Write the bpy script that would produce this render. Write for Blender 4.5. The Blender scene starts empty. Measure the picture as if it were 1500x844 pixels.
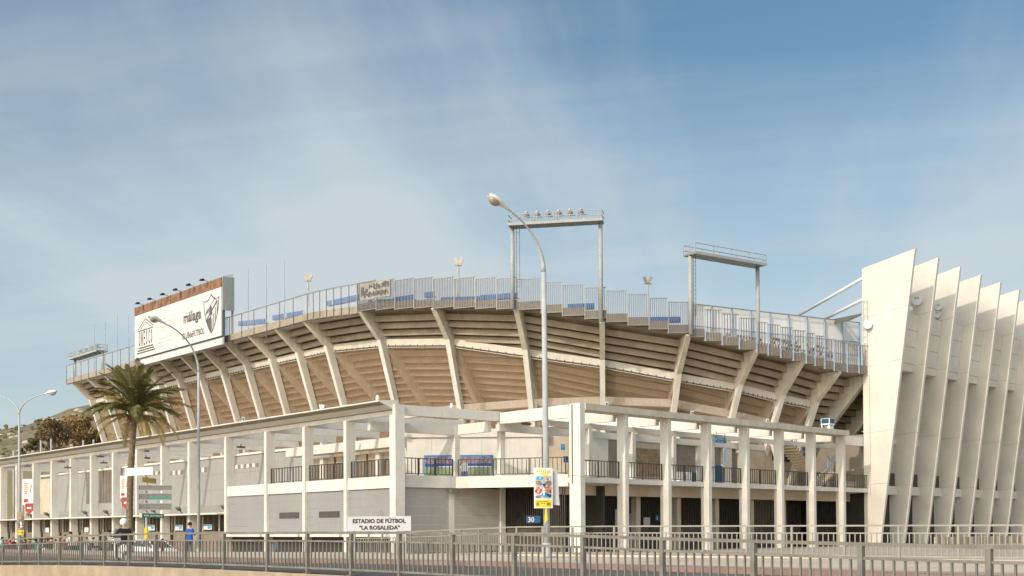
import bpy, math, random
import numpy as np
from mathutils import Vector, Matrix
random.seed(7)
PI = math.pi
S = bpy.context.scene
COL = S.collection

# ------------------------------------------------------------------ camera
EYE = np.array([0.0, 0.0, 1.6])
CR = np.array([0.77460121, -0.63242835, -0.00522845])
CU = np.array([-0.00660935, -0.01636114, 0.9998443])
CF = np.array([0.63241543, 0.77444605, 0.0168533])
FPX, CX, CY = 1819.36, 750.0, 746.03
cam_d = bpy.data.cameras.new('camera')
cam = bpy.data.objects.new('camera', cam_d)
COL.objects.link(cam)
cam.matrix_world = Matrix(((CR[0], CU[0], -CF[0], 0), (CR[1], CU[1], -CF[1], 0), (CR[2], CU[2], -CF[2], 1.6), (0, 0, 0, 1)))
cam_d.sensor_width = 36.0
cam_d.lens = 36.0 * FPX / 1500.0
cam_d.shift_y = (746.03 - 422.0) / 1500.0
cam_d.clip_start = 0.5
cam_d.clip_end = 6000
S.camera = cam

# ------------------------------------------------------------------ light
SUN_TRAVEL = Vector((0.834, 0.181, -0.521)).normalized()
w = bpy.data.worlds.new('World')
S.world = w
w.use_nodes = True
nt = w.node_tree
CLOUD_LOC = (0.5, 2.6)
for n in list(nt.nodes):
    nt.nodes.remove(n)
def nd(t, typ, **kw):
    n = t.nodes.new(typ)
    for k, v in kw.items():
        if k.startswith('i_'):
            n.inputs[k[2:].replace('_', ' ')].default_value = v
        else:
            setattr(n, k, v)
    return n
sky = nd(nt, 'ShaderNodeTexSky', sky_type='NISHITA', sun_disc=False)
sky.sun_elevation = math.radians(31.4)
sky.sun_rotation = math.atan2(-SUN_TRAVEL.x, -SUN_TRAVEL.y)
sky.air_density = 1.0; sky.dust_density = 1.2; sky.ozone_density = 0.9; sky.altitude = 50
geo = nd(nt, 'ShaderNodeTexCoord')
# thin cirrus: direction projected on a flat layer overhead, stretched noise
sep = nd(nt, 'ShaderNodeSeparateXYZ')
nt.links.new(geo.outputs['Generated'], sep.inputs[0])
addz = nd(nt, 'ShaderNodeMath', operation='MAXIMUM'); addz.inputs[1].default_value = 0.0
nt.links.new(sep.outputs['Z'], addz.inputs[0])
az2 = nd(nt, 'ShaderNodeMath', operation='ADD'); az2.inputs[1].default_value = 0.16
nt.links.new(addz.outputs[0], az2.inputs[0])
dx = nd(nt, 'ShaderNodeMath', operation='DIVIDE'); dy = nd(nt, 'ShaderNodeMath', operation='DIVIDE')
nt.links.new(sep.outputs['X'], dx.inputs[0]); nt.links.new(az2.outputs[0], dx.inputs[1])
nt.links.new(sep.outputs['Y'], dy.inputs[0]); nt.links.new(az2.outputs[0], dy.inputs[1])
cmb = nd(nt, 'ShaderNodeCombineXYZ')
nt.links.new(dx.outputs[0], cmb.inputs[0]); nt.links.new(dy.outputs[0], cmb.inputs[1])
def cloud_noise(rot, sx, sy, loc, scale, detail, rough, dist):
    mp = nd(nt, 'ShaderNodeMapping', vector_type='TEXTURE'); mp.inputs['Rotation'].default_value = (0, 0, math.radians(rot)); mp.inputs['Scale'].default_value = (sx, sy, 1); mp.inputs['Location'].default_value = (loc[0], loc[1], 0)
    nt.links.new(cmb.outputs[0], mp.inputs['Vector'])
    n = nd(nt, 'ShaderNodeTexNoise'); n.inputs['Scale'].default_value = scale; n.inputs['Detail'].default_value = detail; n.inputs['Roughness'].default_value = rough; n.inputs['Distortion'].default_value = dist
    nt.links.new(mp.outputs[0], n.inputs['Vector'])
    return n
n1 = cloud_noise(36, 4.2, 1.15, CLOUD_LOC, 1.0, 7, 0.55, 0.5)
n2 = cloud_noise(-52, 3.0, 0.5, (0.3, 0.7), 1.0, 5, 0.6, 0.2)
def maprange(src, a, b, c, d, mode='SMOOTHSTEP'):
    m = nd(nt, 'ShaderNodeMapRange', interpolation_type=mode)
    for k, v in zip(('From Min', 'From Max', 'To Min', 'To Max'), (a, b, c, d)): m.inputs[k].default_value = v
    nt.links.new(src, m.inputs['Value']); return m.outputs[0]
def madd(a, k, b):
    m = nd(nt, 'ShaderNodeMath', operation='MULTIPLY_ADD'); nt.links.new(a, m.inputs[0]); m.inputs[1].default_value = k
    if hasattr(b, 'links'): nt.links.new(b, m.inputs[2])
    else: m.inputs[2].default_value = b
    return m.outputs[0]
veil = maprange(sep.outputs['Z'], 0.10, 0.46, 0.74, 0.04)      # haze of thin cloud thickening to the horizon
c1 = maprange(n1.outputs[0], 0.38, 0.72, -0.14, 0.58)
c2 = maprange(n2.outputs[0], 0.42, 0.75, -0.06, 0.22)
tot = madd(c1, 1.0, veil); tot2 = madd(c2, 1.0, tot)
clampm = nd(nt, 'ShaderNodeClamp'); nt.links.new(tot2, clampm.inputs[0]); clampm.inputs['Max'].default_value = 0.96
tint = nd(nt, 'ShaderNodeMix', data_type='RGBA', blend_type='MULTIPLY'); tint.inputs['Factor'].default_value = 1.0
nt.links.new(sky.outputs[0], tint.inputs['A']); tint.inputs['B'].default_value = (0.78, 0.97, 0.96, 1)
mix = nd(nt, 'ShaderNodeMix', data_type='RGBA')
nt.links.new(clampm.outputs[0], mix.inputs['Factor'])
nt.links.new(tint.outputs['Result'], mix.inputs['A'])
mix.inputs['B'].default_value = (5.15, 5.72, 6.05, 1)
# added boost: the sky brightens smoothly towards the sun's side to fill the shade
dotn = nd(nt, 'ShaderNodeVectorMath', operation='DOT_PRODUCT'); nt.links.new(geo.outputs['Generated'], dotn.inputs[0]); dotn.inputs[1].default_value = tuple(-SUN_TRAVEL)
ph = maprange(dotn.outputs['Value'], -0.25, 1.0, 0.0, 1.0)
sun_side_fill = nd(nt, 'ShaderNodeMix', data_type='RGBA'); nt.links.new(ph, sun_side_fill.inputs['Factor']); sun_side_fill.inputs['A'].default_value = (1, 1, 1, 1); sun_side_fill.inputs['B'].default_value = (4.1, 3.3, 2.75, 1)
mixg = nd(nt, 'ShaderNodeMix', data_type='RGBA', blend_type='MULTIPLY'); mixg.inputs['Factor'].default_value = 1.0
nt.links.new(mix.outputs['Result'], mixg.inputs['A']); nt.links.new(sun_side_fill.outputs['Result'], mixg.inputs['B'])
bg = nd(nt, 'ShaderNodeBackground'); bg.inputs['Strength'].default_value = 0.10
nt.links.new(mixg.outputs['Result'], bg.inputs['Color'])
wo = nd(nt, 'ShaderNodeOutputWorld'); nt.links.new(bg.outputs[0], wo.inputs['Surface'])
sun_d = bpy.data.lights.new('sun', 'SUN'); sun_d.energy = 2.0; sun_d.angle = math.radians(0.6); sun_d.color = (1.0, 0.89, 0.80)
sun = bpy.data.objects.new('sun', sun_d); COL.objects.link(sun)
sun.rotation_euler = SUN_TRAVEL.to_track_quat('-Z', 'Y').to_euler()
S.view_settings.view_transform = 'Standard'
S.view_settings.look = 'None'
S.view_settings.exposure = 0.24
S.view_settings.gamma = 1.0
S.cycles.max_bounces = 6
S.cycles.transparent_max_bounces = 16

# ------------------------------------------------------------------ measuring helpers
def ray(u, v):
    return CF + CR * (u - CX) / FPX - CU * (v - CY) / FPX
def on_x(u, v, X):
    r = ray(u, v); return EYE + r * (X / r[0])
def on_y(u, v, Y):
    r = ray(u, v); return EYE + r * (Y / r[1])
def at_d(u, v, d):
    return EYE + ray(u, v) * d
def on_line(u, v, p, d):
    r = ray(u, v)
    M = np.array([[r[0], -d[0]], [r[1], -d[1]]])
    k, t = np.linalg.solve(M, np.array(p[:2]))
    return t, 1.6 + k * r[2], k
def V3(a, z=None):
    return np.array([a[0], a[1], a[2] if z is None else z], float)

# ------------------------------------------------------------------ materials
def mat(name, col, rough=0.75, var=0.12, scale=1.2, streak=0.0, metal=0.0, bump=0.0, col2=None, spec=0.3, bscale=None, streakcol=None):
    m = bpy.data.materials.new(name); m.use_nodes = True
    t = m.node_tree; b = t.nodes['Principled BSDF']
    b.inputs['Roughness'].default_value = rough; b.inputs['Metallic'].default_value = metal
    b.inputs['Specular IOR Level'].default_value = spec
    tc = nd(t, 'ShaderNodeTexCoord')
    no = nd(t, 'ShaderNodeTexNoise'); no.inputs['Scale'].default_value = scale; no.inputs['Detail'].default_value = 7; no.inputs['Roughness'].default_value = 0.62
    t.links.new(tc.outputs['Object'], no.inputs['Vector'])
    cr = nd(t, 'ShaderNodeValToRGB')
    c2 = col2 or tuple(c * (1 - 2 * var) for c in col)
    c1 = tuple(min(1, c * (1 + (0 if col2 else var * 0.6))) for c in col)
    cr.color_ramp.elements[0].color = (*c2, 1); cr.color_ramp.elements[1].color = (*c1, 1)
    cr.color_ramp.elements[0].position = 0.28; cr.color_ramp.elements[1].position = 0.66
    t.links.new(no.outputs[0], cr.inputs[0])
    out = cr.outputs[0]
    if streak > 0:
        mp = nd(t, 'ShaderNodeMapping'); mp.inputs['Scale'].default_value = (2.6, 2.6, 0.16)
        t.links.new(tc.outputs['Object'], mp.inputs['Vector'])
        ns = nd(t, 'ShaderNodeTexNoise'); ns.inputs['Scale'].default_value = 1.6; ns.inputs['Detail'].default_value = 5
        t.links.new(mp.outputs[0], ns.inputs['Vector'])
        r2 = nd(t, 'ShaderNodeValToRGB'); r2.color_ramp.elements[0].position = 0.5; r2.color_ramp.elements[1].position = 0.78
        r2.color_ramp.elements[0].color = (0, 0, 0, 1); r2.color_ramp.elements[1].color = (streak, streak, streak, 1)
        t.links.new(ns.outputs[0], r2.inputs[0])
        mx = nd(t, 'ShaderNodeMix', data_type='RGBA')
        t.links.new(r2.outputs[0], mx.inputs['Factor']); t.links.new(out, mx.inputs['A'])
        mx.inputs['B'].default_value = (*(streakcol or tuple(c * 0.45 for c in col)), 1)
        out = mx.outputs['Result']
    t.links.new(out, b.inputs['Base Color'])
    if bump > 0:
        nb = nd(t, 'ShaderNodeTexNoise'); nb.inputs['Scale'].default_value = bscale or scale * 9; nb.inputs['Detail'].default_value = 5
        t.links.new(tc.outputs['Object'], nb.inputs['Vector'])
        bp = nd(t, 'ShaderNodeBump'); bp.inputs['Strength'].default_value = bump; bp.inputs['Distance'].default_value = 0.03
        t.links.new(nb.outputs[0], bp.inputs['Height']); t.links.new(bp.outputs[0], b.inputs['Normal'])
    return m
def see_through(name, col, fac, rough=0.8, fine=0.0, metal=0.0):
    m = bpy.data.materials.new(name); m.use_nodes = True
    t = m.node_tree; b = t.nodes['Principled BSDF']; o = t.nodes['Material Output']
    b.inputs['Base Color'].default_value = (*col, 1); b.inputs['Roughness'].default_value = rough; b.inputs['Metallic'].default_value = metal
    tr = nd(t, 'ShaderNodeBsdfTransparent'); mx = nd(t, 'ShaderNodeMixShader'); mx.inputs[0].default_value = fac
    if fine > 0:
        tc = nd(t, 'ShaderNodeTexCoord'); mp = nd(t, 'ShaderNodeMapping'); mp.inputs['Scale'].default_value = (1, 1, 0.05)
        no = nd(t, 'ShaderNodeTexNoise'); no.inputs['Scale'].default_value = 5.0; no.inputs['Detail'].default_value = 4
        t.links.new(tc.outputs['Object'], mp.inputs['Vector']); t.links.new(mp.outputs[0], no.inputs['Vector'])
        mr = nd(t, 'ShaderNodeMapRange'); mr.inputs['From Min'].default_value = 0.3; mr.inputs['From Max'].default_value = 0.7
        mr.inputs['To Min'].default_value = fac - fine; mr.inputs['To Max'].default_value = fac + fine
        t.links.new(no.outputs[0], mr.inputs['Value']); t.links.new(mr.outputs[0], mx.inputs[0])
    t.links.new(tr.outputs[0], mx.inputs[1]); t.links.new(b.outputs[0], mx.inputs[2]); t.links.new(mx.outputs[0], o.inputs['Surface'])
    return m
WHITE = mat('white_painted_concrete', (0.67, 0.63, 0.56), 0.8, 0.07, 0.9, streak=0.28, bump=0.15, bscale=14, streakcol=(0.50, 0.42, 0.32))
FINW = mat('cream_precast_concrete', (0.65, 0.605, 0.53), 0.8, 0.09, 0.35, streak=0.22, bump=0.25, bscale=10, streakcol=(0.52, 0.45, 0.35))
RIBC = mat('weathered_concrete', (0.66, 0.60, 0.50), 0.85, 0.12, 0.9, streak=0.4, bump=0.25, streakcol=(0.36, 0.30, 0.22))
LEGW = mat('pale_concrete', (0.69, 0.645, 0.57), 0.85, 0.08, 0.9, streak=0.25, bump=0.2, streakcol=(0.45, 0.38, 0.29))
FASC = mat('off_white_fascia', (0.60, 0.55, 0.465), 0.85, 0.08, 0.9, streak=0.3, streakcol=(0.42, 0.35, 0.27))
STEPC = mat('brown_grey_concrete', (0.36, 0.295, 0.215), 0.9, 0.16, 0.7, streak=0.35, bump=0.3, streakcol=(0.24, 0.19, 0.13))
PARA = mat('stained_parapet_concrete', (0.34, 0.285, 0.215), 0.9, 0.14, 1.3, streak=0.6, bump=0.3, streakcol=(0.30, 0.21, 0.13))
CANR = mat('weathered_canopy_concrete', (0.56, 0.50, 0.41), 0.85, 0.12, 0.8, streak=0.4, streakcol=(0.34, 0.28, 0.2))
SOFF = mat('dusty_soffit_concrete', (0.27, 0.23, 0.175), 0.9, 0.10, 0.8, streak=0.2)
TANW = mat('beige_plaster', (0.56, 0.47, 0.36), 0.9, 0.12, 0.8, streak=0.2, bump=0.2)
GREYP = mat('grey_metal_panel', (0.44, 0.41, 0.37), 0.5, 0.05, 0.4, streak=0.12, metal=0.1)
CLAD = mat('grey_cladding_sheet', (0.335, 0.318, 0.30), 0.6, 0.05, 0.4, streak=0.15)
GREYL = mat('light_grey_shutter', (0.275, 0.268, 0.262), 0.55, 0.05, 0.4, streak=0.15)
BOOTH = mat('brown_booth_wall', (0.16, 0.125, 0.09), 0.8, 0.25, 1.5, streak=0.3)
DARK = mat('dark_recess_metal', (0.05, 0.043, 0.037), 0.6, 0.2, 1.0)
GATE = mat('dark_gate_metal', (0.11, 0.094, 0.078), 0.5, 0.2, 2.0, metal=0.3)
BROWNG = mat('brown_grey_shutter', (0.24, 0.195, 0.15), 0.7, 0.15, 2.0, streak=0.3)
GLASSD = mat('dark_glass', (0.045, 0.036, 0.028), 0.12, 0.2, 0.8, spec=0.6)
GLASSB = mat('brown_tinted_glass', (0.16, 0.12, 0.085), 0.15, 0.2, 0.8, spec=0.6)
RAILD = mat('dark_railing_paint', (0.075, 0.065, 0.055), 0.5, 0.15, 3, metal=0.3)
RAILG = mat('olive_grey_railing_paint', (0.215, 0.20, 0.172), 0.5, 0.2, 2.2, metal=0.2, streak=0.4, streakcol=(0.24, 0.18, 0.12))
RAILF = mat('pale_grey_railing_paint', (0.31, 0.29, 0.25), 0.5, 0.12, 1.5, metal=0.2)
GALV = mat('galvanised_steel', (0.42, 0.425, 0.415), 0.6, 0.08, 2, metal=0.0, streak=0.2)
MASTM = mat('grey_painted_steel', (0.36, 0.37, 0.36), 0.6, 0.08, 2, streak=0.25)
GALVD = mat('dull_steel', (0.30, 0.31, 0.31), 0.5, 0.12, 2, metal=0.4)
BARS = mat('grey_fence_bars', (0.21, 0.205, 0.21), 0.5, 0.1, 2, metal=0.3)
BLUEP = mat('pale_blue_posts', (0.33, 0.42, 0.56), 0.5, 0.12, 2)
SEATB = mat('blue_plastic_seat', (0.012, 0.17, 0.52), 0.45, 0.15, 3)
NET = see_through('brown_netting', (0.40, 0.265, 0.155), 0.38, fine=0.04)
FMESH = see_through('grey_wire_mesh', (0.42, 0.42, 0.42), 0.18, fine=0.05)
SCREEN = see_through('white_fabric_screen', (0.90, 0.88, 0.85), 0.94, fine=0.04)
RUST = mat('rusty_steel_sheet', (0.27, 0.15, 0.09), 0.85, 0.2, 0.9, col2=(0.13, 0.06, 0.035), streak=0.3, streakcol=(0.5, 0.33, 0.22))
SIGNW = mat('white_sign_face', (0.63, 0.60, 0.55), 0.5, 0.03, 0.5, streak=0.06)
SIGNP = mat('plain_white_sign', (0.80, 0.77, 0.72), 0.5, 0.03, 1)
CORR = mat('corrugated_grey_steel', (0.42, 0.43, 0.40), 0.5, 0.08, 1, metal=0.2)
INK = mat('dark_ink', (0.05, 0.048, 0.06), 0.6, 0.05, 1)
INKN = mat('navy_ink', (0.035, 0.045, 0.10), 0.6, 0.05, 1)
INKG = mat('faint_grey_ink', (0.40, 0.375, 0.35), 0.6, 0.05, 1)
INKM = mat('mid_grey_ink', (0.10, 0.092, 0.095), 0.6, 0.05, 1)
SIGNG = mat('grey_sign_face', (0.17, 0.16, 0.15), 0.5, 0.05, 1)
SIGNL = mat('light_grey_sign_face', (0.46, 0.455, 0.465), 0.5, 0.03, 1)
SIGNGR = mat('green_sign_face', (0.015, 0.115, 0.07), 0.5, 0.06, 1)
TEAL = mat('teal_sign_band', (0.06, 0.22, 0.18), 0.5, 0.05, 1)
OCHRE = mat('ochre_sign_face', (0.48, 0.31, 0.06), 0.5, 0.08, 1)
SIGNB = mat('blue_sign_face', (0.02, 0.22, 0.50), 0.5, 0.06, 1)
SIGNDB = mat('dark_blue_sign_face', (0.012, 0.07, 0.16), 0.5, 0.06, 1)
CYAN = mat('cyan_sign_face', (0.05, 0.38, 0.60), 0.5, 0.06, 1)
REDS = mat('red_print', (0.40, 0.06, 0.055), 0.5, 0.08, 1)
ORNG = mat('orange_print', (0.66, 0.27, 0.12), 0.6, 0.1, 2)
YELL = mat('yellow_print', (0.80, 0.58, 0.03), 0.6, 0.06, 2)
ASPH = mat('asphalt', (0.135, 0.118, 0.10), 0.9, 0.18, 0.5, bump=0.3, bscale=30)
PAVE = mat('beige_paving', (0.58, 0.47, 0.36), 0.9, 0.10, 0.35, bump=0.2, bscale=8)
PAVER = mat('pinkish_paving', (0.40, 0.28, 0.22), 0.9, 0.12, 0.4, bump=0.2, bscale=8)
REDK = mat('red_painted_kerb', (0.27, 0.18, 0.15), 0.9, 0.2, 0.8)
PLAZA = mat('plaza_paving', (0.46, 0.385, 0.295), 0.9, 0.12, 0.25, bump=0.2)
EARTH = mat('dry_earth', (0.26, 0.20, 0.13), 0.95, 0.2, 0.1, bump=0.3)
WALLB = mat('stained_concrete_wall', (0.36, 0.285, 0.20), 0.9, 0.14, 1.2, streak=0.55, bump=0.35, streakcol=(0.28, 0.20, 0.13))
DARKSTUFF = mat('matt_black_plastic', (0.02, 0.02, 0.022), 0.5, 0.1, 2)
WHITEM = mat('white_enamel', (0.78, 0.77, 0.74), 0.35, 0.03, 1)
GREYM = mat('grey_enamel', (0.60, 0.60, 0.58), 0.4, 0.05, 1)
LENS = mat('smoky_lens', (0.33, 0.27, 0.20), 0.25, 0.1, 4, spec=0.6)
PIPE = mat('dark_pipe', (0.16, 0.14, 0.12), 0.6, 0.1, 2)

# ------------------------------------------------------------------ mesh helpers
class MB:
    def __init__(self): self.v = []; self.f = []; self.m = []
    def add(self, vs, fs, mi=0):
        b = len(self.v); self.v += [tuple(map(float, p)) for p in vs]
        self.f += [tuple(i + b for i in f) for f in fs]; self.m += [mi] * len(fs); return self
    def hexa(self, p, mi=0):           # 8 points: bottom ring 0-3, top ring 4-7
        return self.add(p, [(3, 2, 1, 0), (4, 5, 6, 7), (0, 1, 5, 4), (1, 2, 6, 5), (2, 3, 7, 6), (3, 0, 4, 7)], mi)
    def box(self, lo, hi, mi=0):
        x0, y0, z0 = lo; x1, y1, z1 = hi
        return self.hexa([(x0, y0, z0), (x1, y0, z0), (x1, y1, z0), (x0, y1, z0), (x0, y0, z1), (x1, y0, z1), (x1, y1, z1), (x0, y1, z1)], mi)
    def obox(self, o, ax, ay, a, b, z0, z1, mi=0):   # o plan origin; axes ax, ay; a=(a0,a1) along ax, b along ay
        o = np.array(o[:2]); ax = np.array(ax[:2]); ay = np.array(ay[:2])
        q = [o + ax * i + ay * j for i, j in ((a[0], b[0]), (a[1], b[0]), (a[1], b[1]), (a[0], b[1]))]
        return self.hexa([(*p, z0) for p in q] + [(*p, z1) for p in q], mi)
    def beam(self, p, q, w, h, mi=0):  # centre line p-q, width w horizontal, height h, hangs centred
        p = np.array(p, float); q = np.array(q, float); d = q - p
        s = np.cross(d, (0, 0, 1.0)); n = np.linalg.norm(s); s = s / n if n > 1e-6 else np.array([1.0, 0, 0]); u = np.cross(s, d); u /= np.linalg.norm(u)
        pts = []
        for c in (p, q):
            pts += [c - s * w / 2 - u * h / 2, c + s * w / 2 - u * h / 2, c + s * w / 2 + u * h / 2, c - s * w / 2 + u * h / 2]
        return self.hexa(pts, mi)
    def prism(self, poly, ex, mi=0):   # planar polygon (3D points), extruded by ex
        n = len(poly); ex = np.array(ex, float)
        a = [np.array(p, float) for p in poly]; b = [p + ex for p in a]
        fs = [tuple(range(n))[::-1], tuple(range(n, 2 * n))] + [(i, (i + 1) % n, n + (i + 1) % n, n + i) for i in range(n)]
        return self.add(a + b, fs, mi)
    def tube(self, pts, r, n=8, mi=0, cap=True):
        P = [np.array(p, float) for p in pts]; R = r if hasattr(r, '__len__') else [r] * len(P)
        base = len(self.v); vs = []; ref = None
        for i, p in enumerate(P):
            d = P[min(i + 1, len(P) - 1)] - P[max(i - 1, 0)]; d /= (np.linalg.norm(d) + 1e-12)
            if ref is None:
                ref = np.array([0, 0, 1.0]) if abs(d[2]) < 0.9 else np.array([1.0, 0, 0])
            s = np.cross(d, ref); s /= np.linalg.norm(s); t = np.cross(s, d); ref = t
            for k in range(n):
                a = 2 * PI * k / n; vs.append(p + (s * math.cos(a) + t * math.sin(a)) * R[i])
        fs = [(i * n + k, i * n + (k + 1) % n, (i + 1) * n + (k + 1) % n, (i + 1) * n + k) for i in range(len(P) - 1) for k in range(n)]
        if cap:
            fs += [tuple(range(n))[::-1], tuple(range((len(P) - 1) * n, len(P) * n))]
        return self.add(vs, fs, mi)
    def blob(self, c, rx, ry, rz, n=8, m=5, mi=0, rot=None):
        vs = [(0, 0, -1)]; 
        for j in range(1, m):
            ph = -PI / 2 + PI * j / m
            vs += [(math.cos(ph) * math.cos(2 * PI * k / n), math.cos(ph) * math.sin(2 * PI * k / n), math.sin(ph)) for k in range(n)]
        vs.append((0, 0, 1)); T = len(vs) - 1
        fs = [(0, 1 + (k + 1) % n, 1 + k) for k in range(n)]
        for j in range(m - 2):
            fs += [(1 + j * n + k, 1 + j * n + (k + 1) % n, 1 + (j + 1) * n + (k + 1) % n, 1 + (j + 1) * n + k) for k in range(n)]
        fs += [(T, 1 + (m - 2) * n + k, 1 + (m - 2) * n + (k + 1) % n) for k in range(n)]
        pts = np.array(vs) * (rx, ry, rz)
        if rot is not None: pts = pts @ np.array(rot).T
        return self.add(pts + np.array(c), fs, mi)
    def mesh(self, name, mats, base=(0, 0, 0), smooth=False):
        me = bpy.data.meshes.new(name)
        b = np.array(base, float)
        me.from_pydata([tuple(np.array(p) - b) for p in self.v], [], self.f)
        for m in (mats if isinstance(mats, (list, tuple)) else [mats]): me.materials.append(m)
        me.polygons.foreach_set('material_index', self.m)
        if smooth: me.polygons.foreach_set('use_smooth', [len(f) <= 4 for f in self.f])
        me.validate(); me.update()
        return me
def base_of(parent):
    return np.array(parent['_b']) if parent is not None and '_b' in parent else np.zeros(3)
def tag(o, label=None, cat=None, group=None, kind=None):
    if label: o['label'] = label
    if cat: o['category'] = cat
    if group: o['group'] = group
    if kind: o['kind'] = kind
    return o
def thing(name, base, label, cat, group=None):
    o = bpy.data.objects.new(name, None); COL.objects.link(o); o.location = tuple(map(float, base)); o.empty_display_size = 0.3
    o['_b'] = [float(x) for x in base]
    return tag(o, label, cat, group)
def part(name, mb, mats, parent, smooth=False, label=None, kind=None):
    b = base_of(parent)
    o = bpy.data.objects.new(name, mb.mesh(name, mats, b, smooth)); COL.objects.link(o); o.parent = parent
    o['_b'] = [float(x) for x in b]
    return tag(o, label, kind=kind)
def place(name, me, pos, parent=None, rz=0.0, scale=None, label=None):
    o = bpy.data.objects.new(name, me); COL.objects.link(o); b = base_of(parent)
    o.location = tuple(np.array(pos, float) - b); o.rotation_euler = (0, 0, rz)
    if scale is not None: o.scale = scale
    if parent is not None: o.parent = parent
    return o
def single(name, mb, mats, base, label, cat, group=None, smooth=False):
    o = bpy.data.objects.new(name, mb.mesh(name, mats, base, smooth)); COL.objects.link(o); o.location = tuple(map(float, base)); o['_b'] = [float(x) for x in base]
    return tag(o, label, cat, group)
def structure(name, mb, mats, smooth=False):
    o = bpy.data.objects.new(name, mb.mesh(name, mats, (0, 0, 0), smooth)); COL.objects.link(o)
    return tag(o, kind='structure')
_tc = {}
def text_geo(body):
    if body in _tc: return _tc[body]
    cu = bpy.data.curves.new('lettering', 'FONT'); cu.body = body; cu.size = 1.0; cu.resolution_u = 2
    ob = bpy.data.objects.new('lettering', cu); COL.objects.link(ob)
    dg = bpy.context.evaluated_depsgraph_get(); dg.update()
    me = bpy.data.meshes.new_from_object(ob.evaluated_get(dg))
    vs = np.array([v.co[:] for v in me.vertices]) if len(me.vertices) else np.zeros((0, 3)); fs = [tuple(p.vertices) for p in me.polygons]
    bpy.data.objects.remove(ob); bpy.data.curves.remove(cu); bpy.data.meshes.remove(me)
    _tc[body] = (vs, fs); return vs, fs
def text(mb, body, o, xd, yd, width=None, height=None, mi=0, bold=0.0):
    """lettering stretched to width x height, lower-left corner at o; double faced by a tiny thickness offset"""
    vs, fs = text_geo(body)
    if not len(vs): return
    mn = vs.min(0); mx = vs.max(0); sz = mx - mn
    sy = height / sz[1] if height else width / sz[0]; sx = width / sz[0] if width else sy
    o = np.array(o, float); xd = np.array(xd, float); yd = np.array(yd, float)
    offs = [(0, 0)] if bold == 0 else [(0, 0), (bold, 0), (0, bold), (bold, bold)]
    nrm = np.cross(xd, yd)
    for k, (ax, ay) in enumerate(offs):
        pts = [o + xd * ((p[0] - mn[0]) * sx + ax) + yd * ((p[1] - mn[1]) * sy + ay) + nrm * 0.0015 * k for p in vs]
        mb.add(pts, fs, mi)
def quad(mb, o, xd, yd, x0, x1, y0, y1, mi=0, n=0.0):
    o = np.array(o, float); xd = np.array(xd, float); yd = np.array(yd, float); nn = np.cross(xd, yd) * n
    mb.add([o + xd * a + yd * b + nn for a, b in ((x0, y0), (x1, y0), (x1, y1), (x0, y1))], [(0, 1, 2, 3)], mi)
ZV = np.array([0, 0, 1.0])

# ================================================================== GROUND, ROAD, HILL
def gz(y):                              # plaza falls gently along the left wing
    return 0.24 - 0.028 * max(0.0, min(y, 110.0) - 62.0)
XF = 17.28                              # plan line of the near fence
FU = [0, 100, 200, 327, 380, 600, 760, 940, 1120, 1300, 1500]
FTY = [(9.2, 1.33), (12.1, 1.37), (14.35, 1.41), (16.58, 1.45), (18.82, 1.50), (21.06, 1.54), (25.5, 1.58), (30, 1.59), (35.2, 1.59), (40.3, 1.57), (44.9, 1.53), (49.6, 1.46), (54.4, 1.37), (60, 1.27), (66, 1.2)]
FYS = [a for a, b in FTY]; FZS = [b for a, b in FTY]
def fence_top(y): return float(np.interp(y, FYS, FZS))
FH = 1.15
ys = [-60, -20, 20, 60, 75, 90, 110, 140, 200, 300, 600, 1500, 3500]
xs = [-3000, -800, -200, -60, 0, XF - 0.6, XF + 0.05, XF + 1.2, 40, 80, 140, 250, 500, 1200, 3500]
g = MB(); gv = []
for y in [-3000, -600] + ys:
    for x in xs: gv.append((x, y, gz(y) if x > XF + 1 else -0.85))
nx = len(xs); ny = len(ys) + 2
g.add(gv, [(j * nx + i, j * nx + i + 1, (j + 1) * nx + i + 1, (j + 1) * nx + i) for j in range(ny - 1) for i in range(nx - 1)])
structure('ground', g, PLAZA)
# road and far pavement of the bridge approach
kerb = [(at_d(-420, 800, 110)), (at_d(-150, 800, 76)), (at_d(60, 800, 57)), at_d(240, 800, 47.6), at_d(420, 800, 43.8), at_d(520, 800, 42.2), at_d(600, 800, 40.6), at_d(730, 800, 38), at_d(850, 800, 35.2), at_d(1150, 800, 29.6), at_d(1500, 800, 24.5), at_d(1900, 800, 20.5)]
railp = [at_d(-420, 800, 122), at_d(-150, 800, 88), at_d(60, 800, 70), at_d(240, 800, 62), at_d(420, 800, 58.5), at_d(540, 800, 56.5), at_d(620, 800, 53), at_d(757, 800, 47.5), at_d(900, 800, 45), at_d(1150, 800, 41.3), at_d(1500, 800, 36.9), at_d(1900, 800, 33)]
nearp = [(XF - 0.1, y) for y in (96, 74, 55, 44, 36, 32, 29, 25, 21, 14.5, 9, 4.5)]
r = MB(); vs = []
for (k, n_) in zip(kerb, nearp):
    zb = fence_top(n_[1]) - FH + 0.02
    vs += [(n_[0], n_[1], zb), (k[0], k[1], 0.49 if k[1] > 0 else 0.49)]
for i in range(len(kerb) - 1): pass
r.add(vs, [(2 * i, 2 * i + 1, 2 * i + 3, 2 * i + 2) for i in range(len(kerb) - 1)])
structure('road', r, ASPH)
def strip(name, A, B, z0, zb, m):
    q = MB()
    for i in range(len(A) - 1):
        a, b, c, d = A[i], A[i + 1], B[i + 1], B[i]
        q.hexa([(p[0], p[1], zb) for p in (a, b, c, d)] + [(p[0], p[1], z0) for p in (a, b, c, d)])
    return structure(name, q, m)
def mixp(A, B, t): return [(a[0] * (1 - t) + b[0] * t, a[1] * (1 - t) + b[1] * t) for a, b in zip(A, B)]
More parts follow.
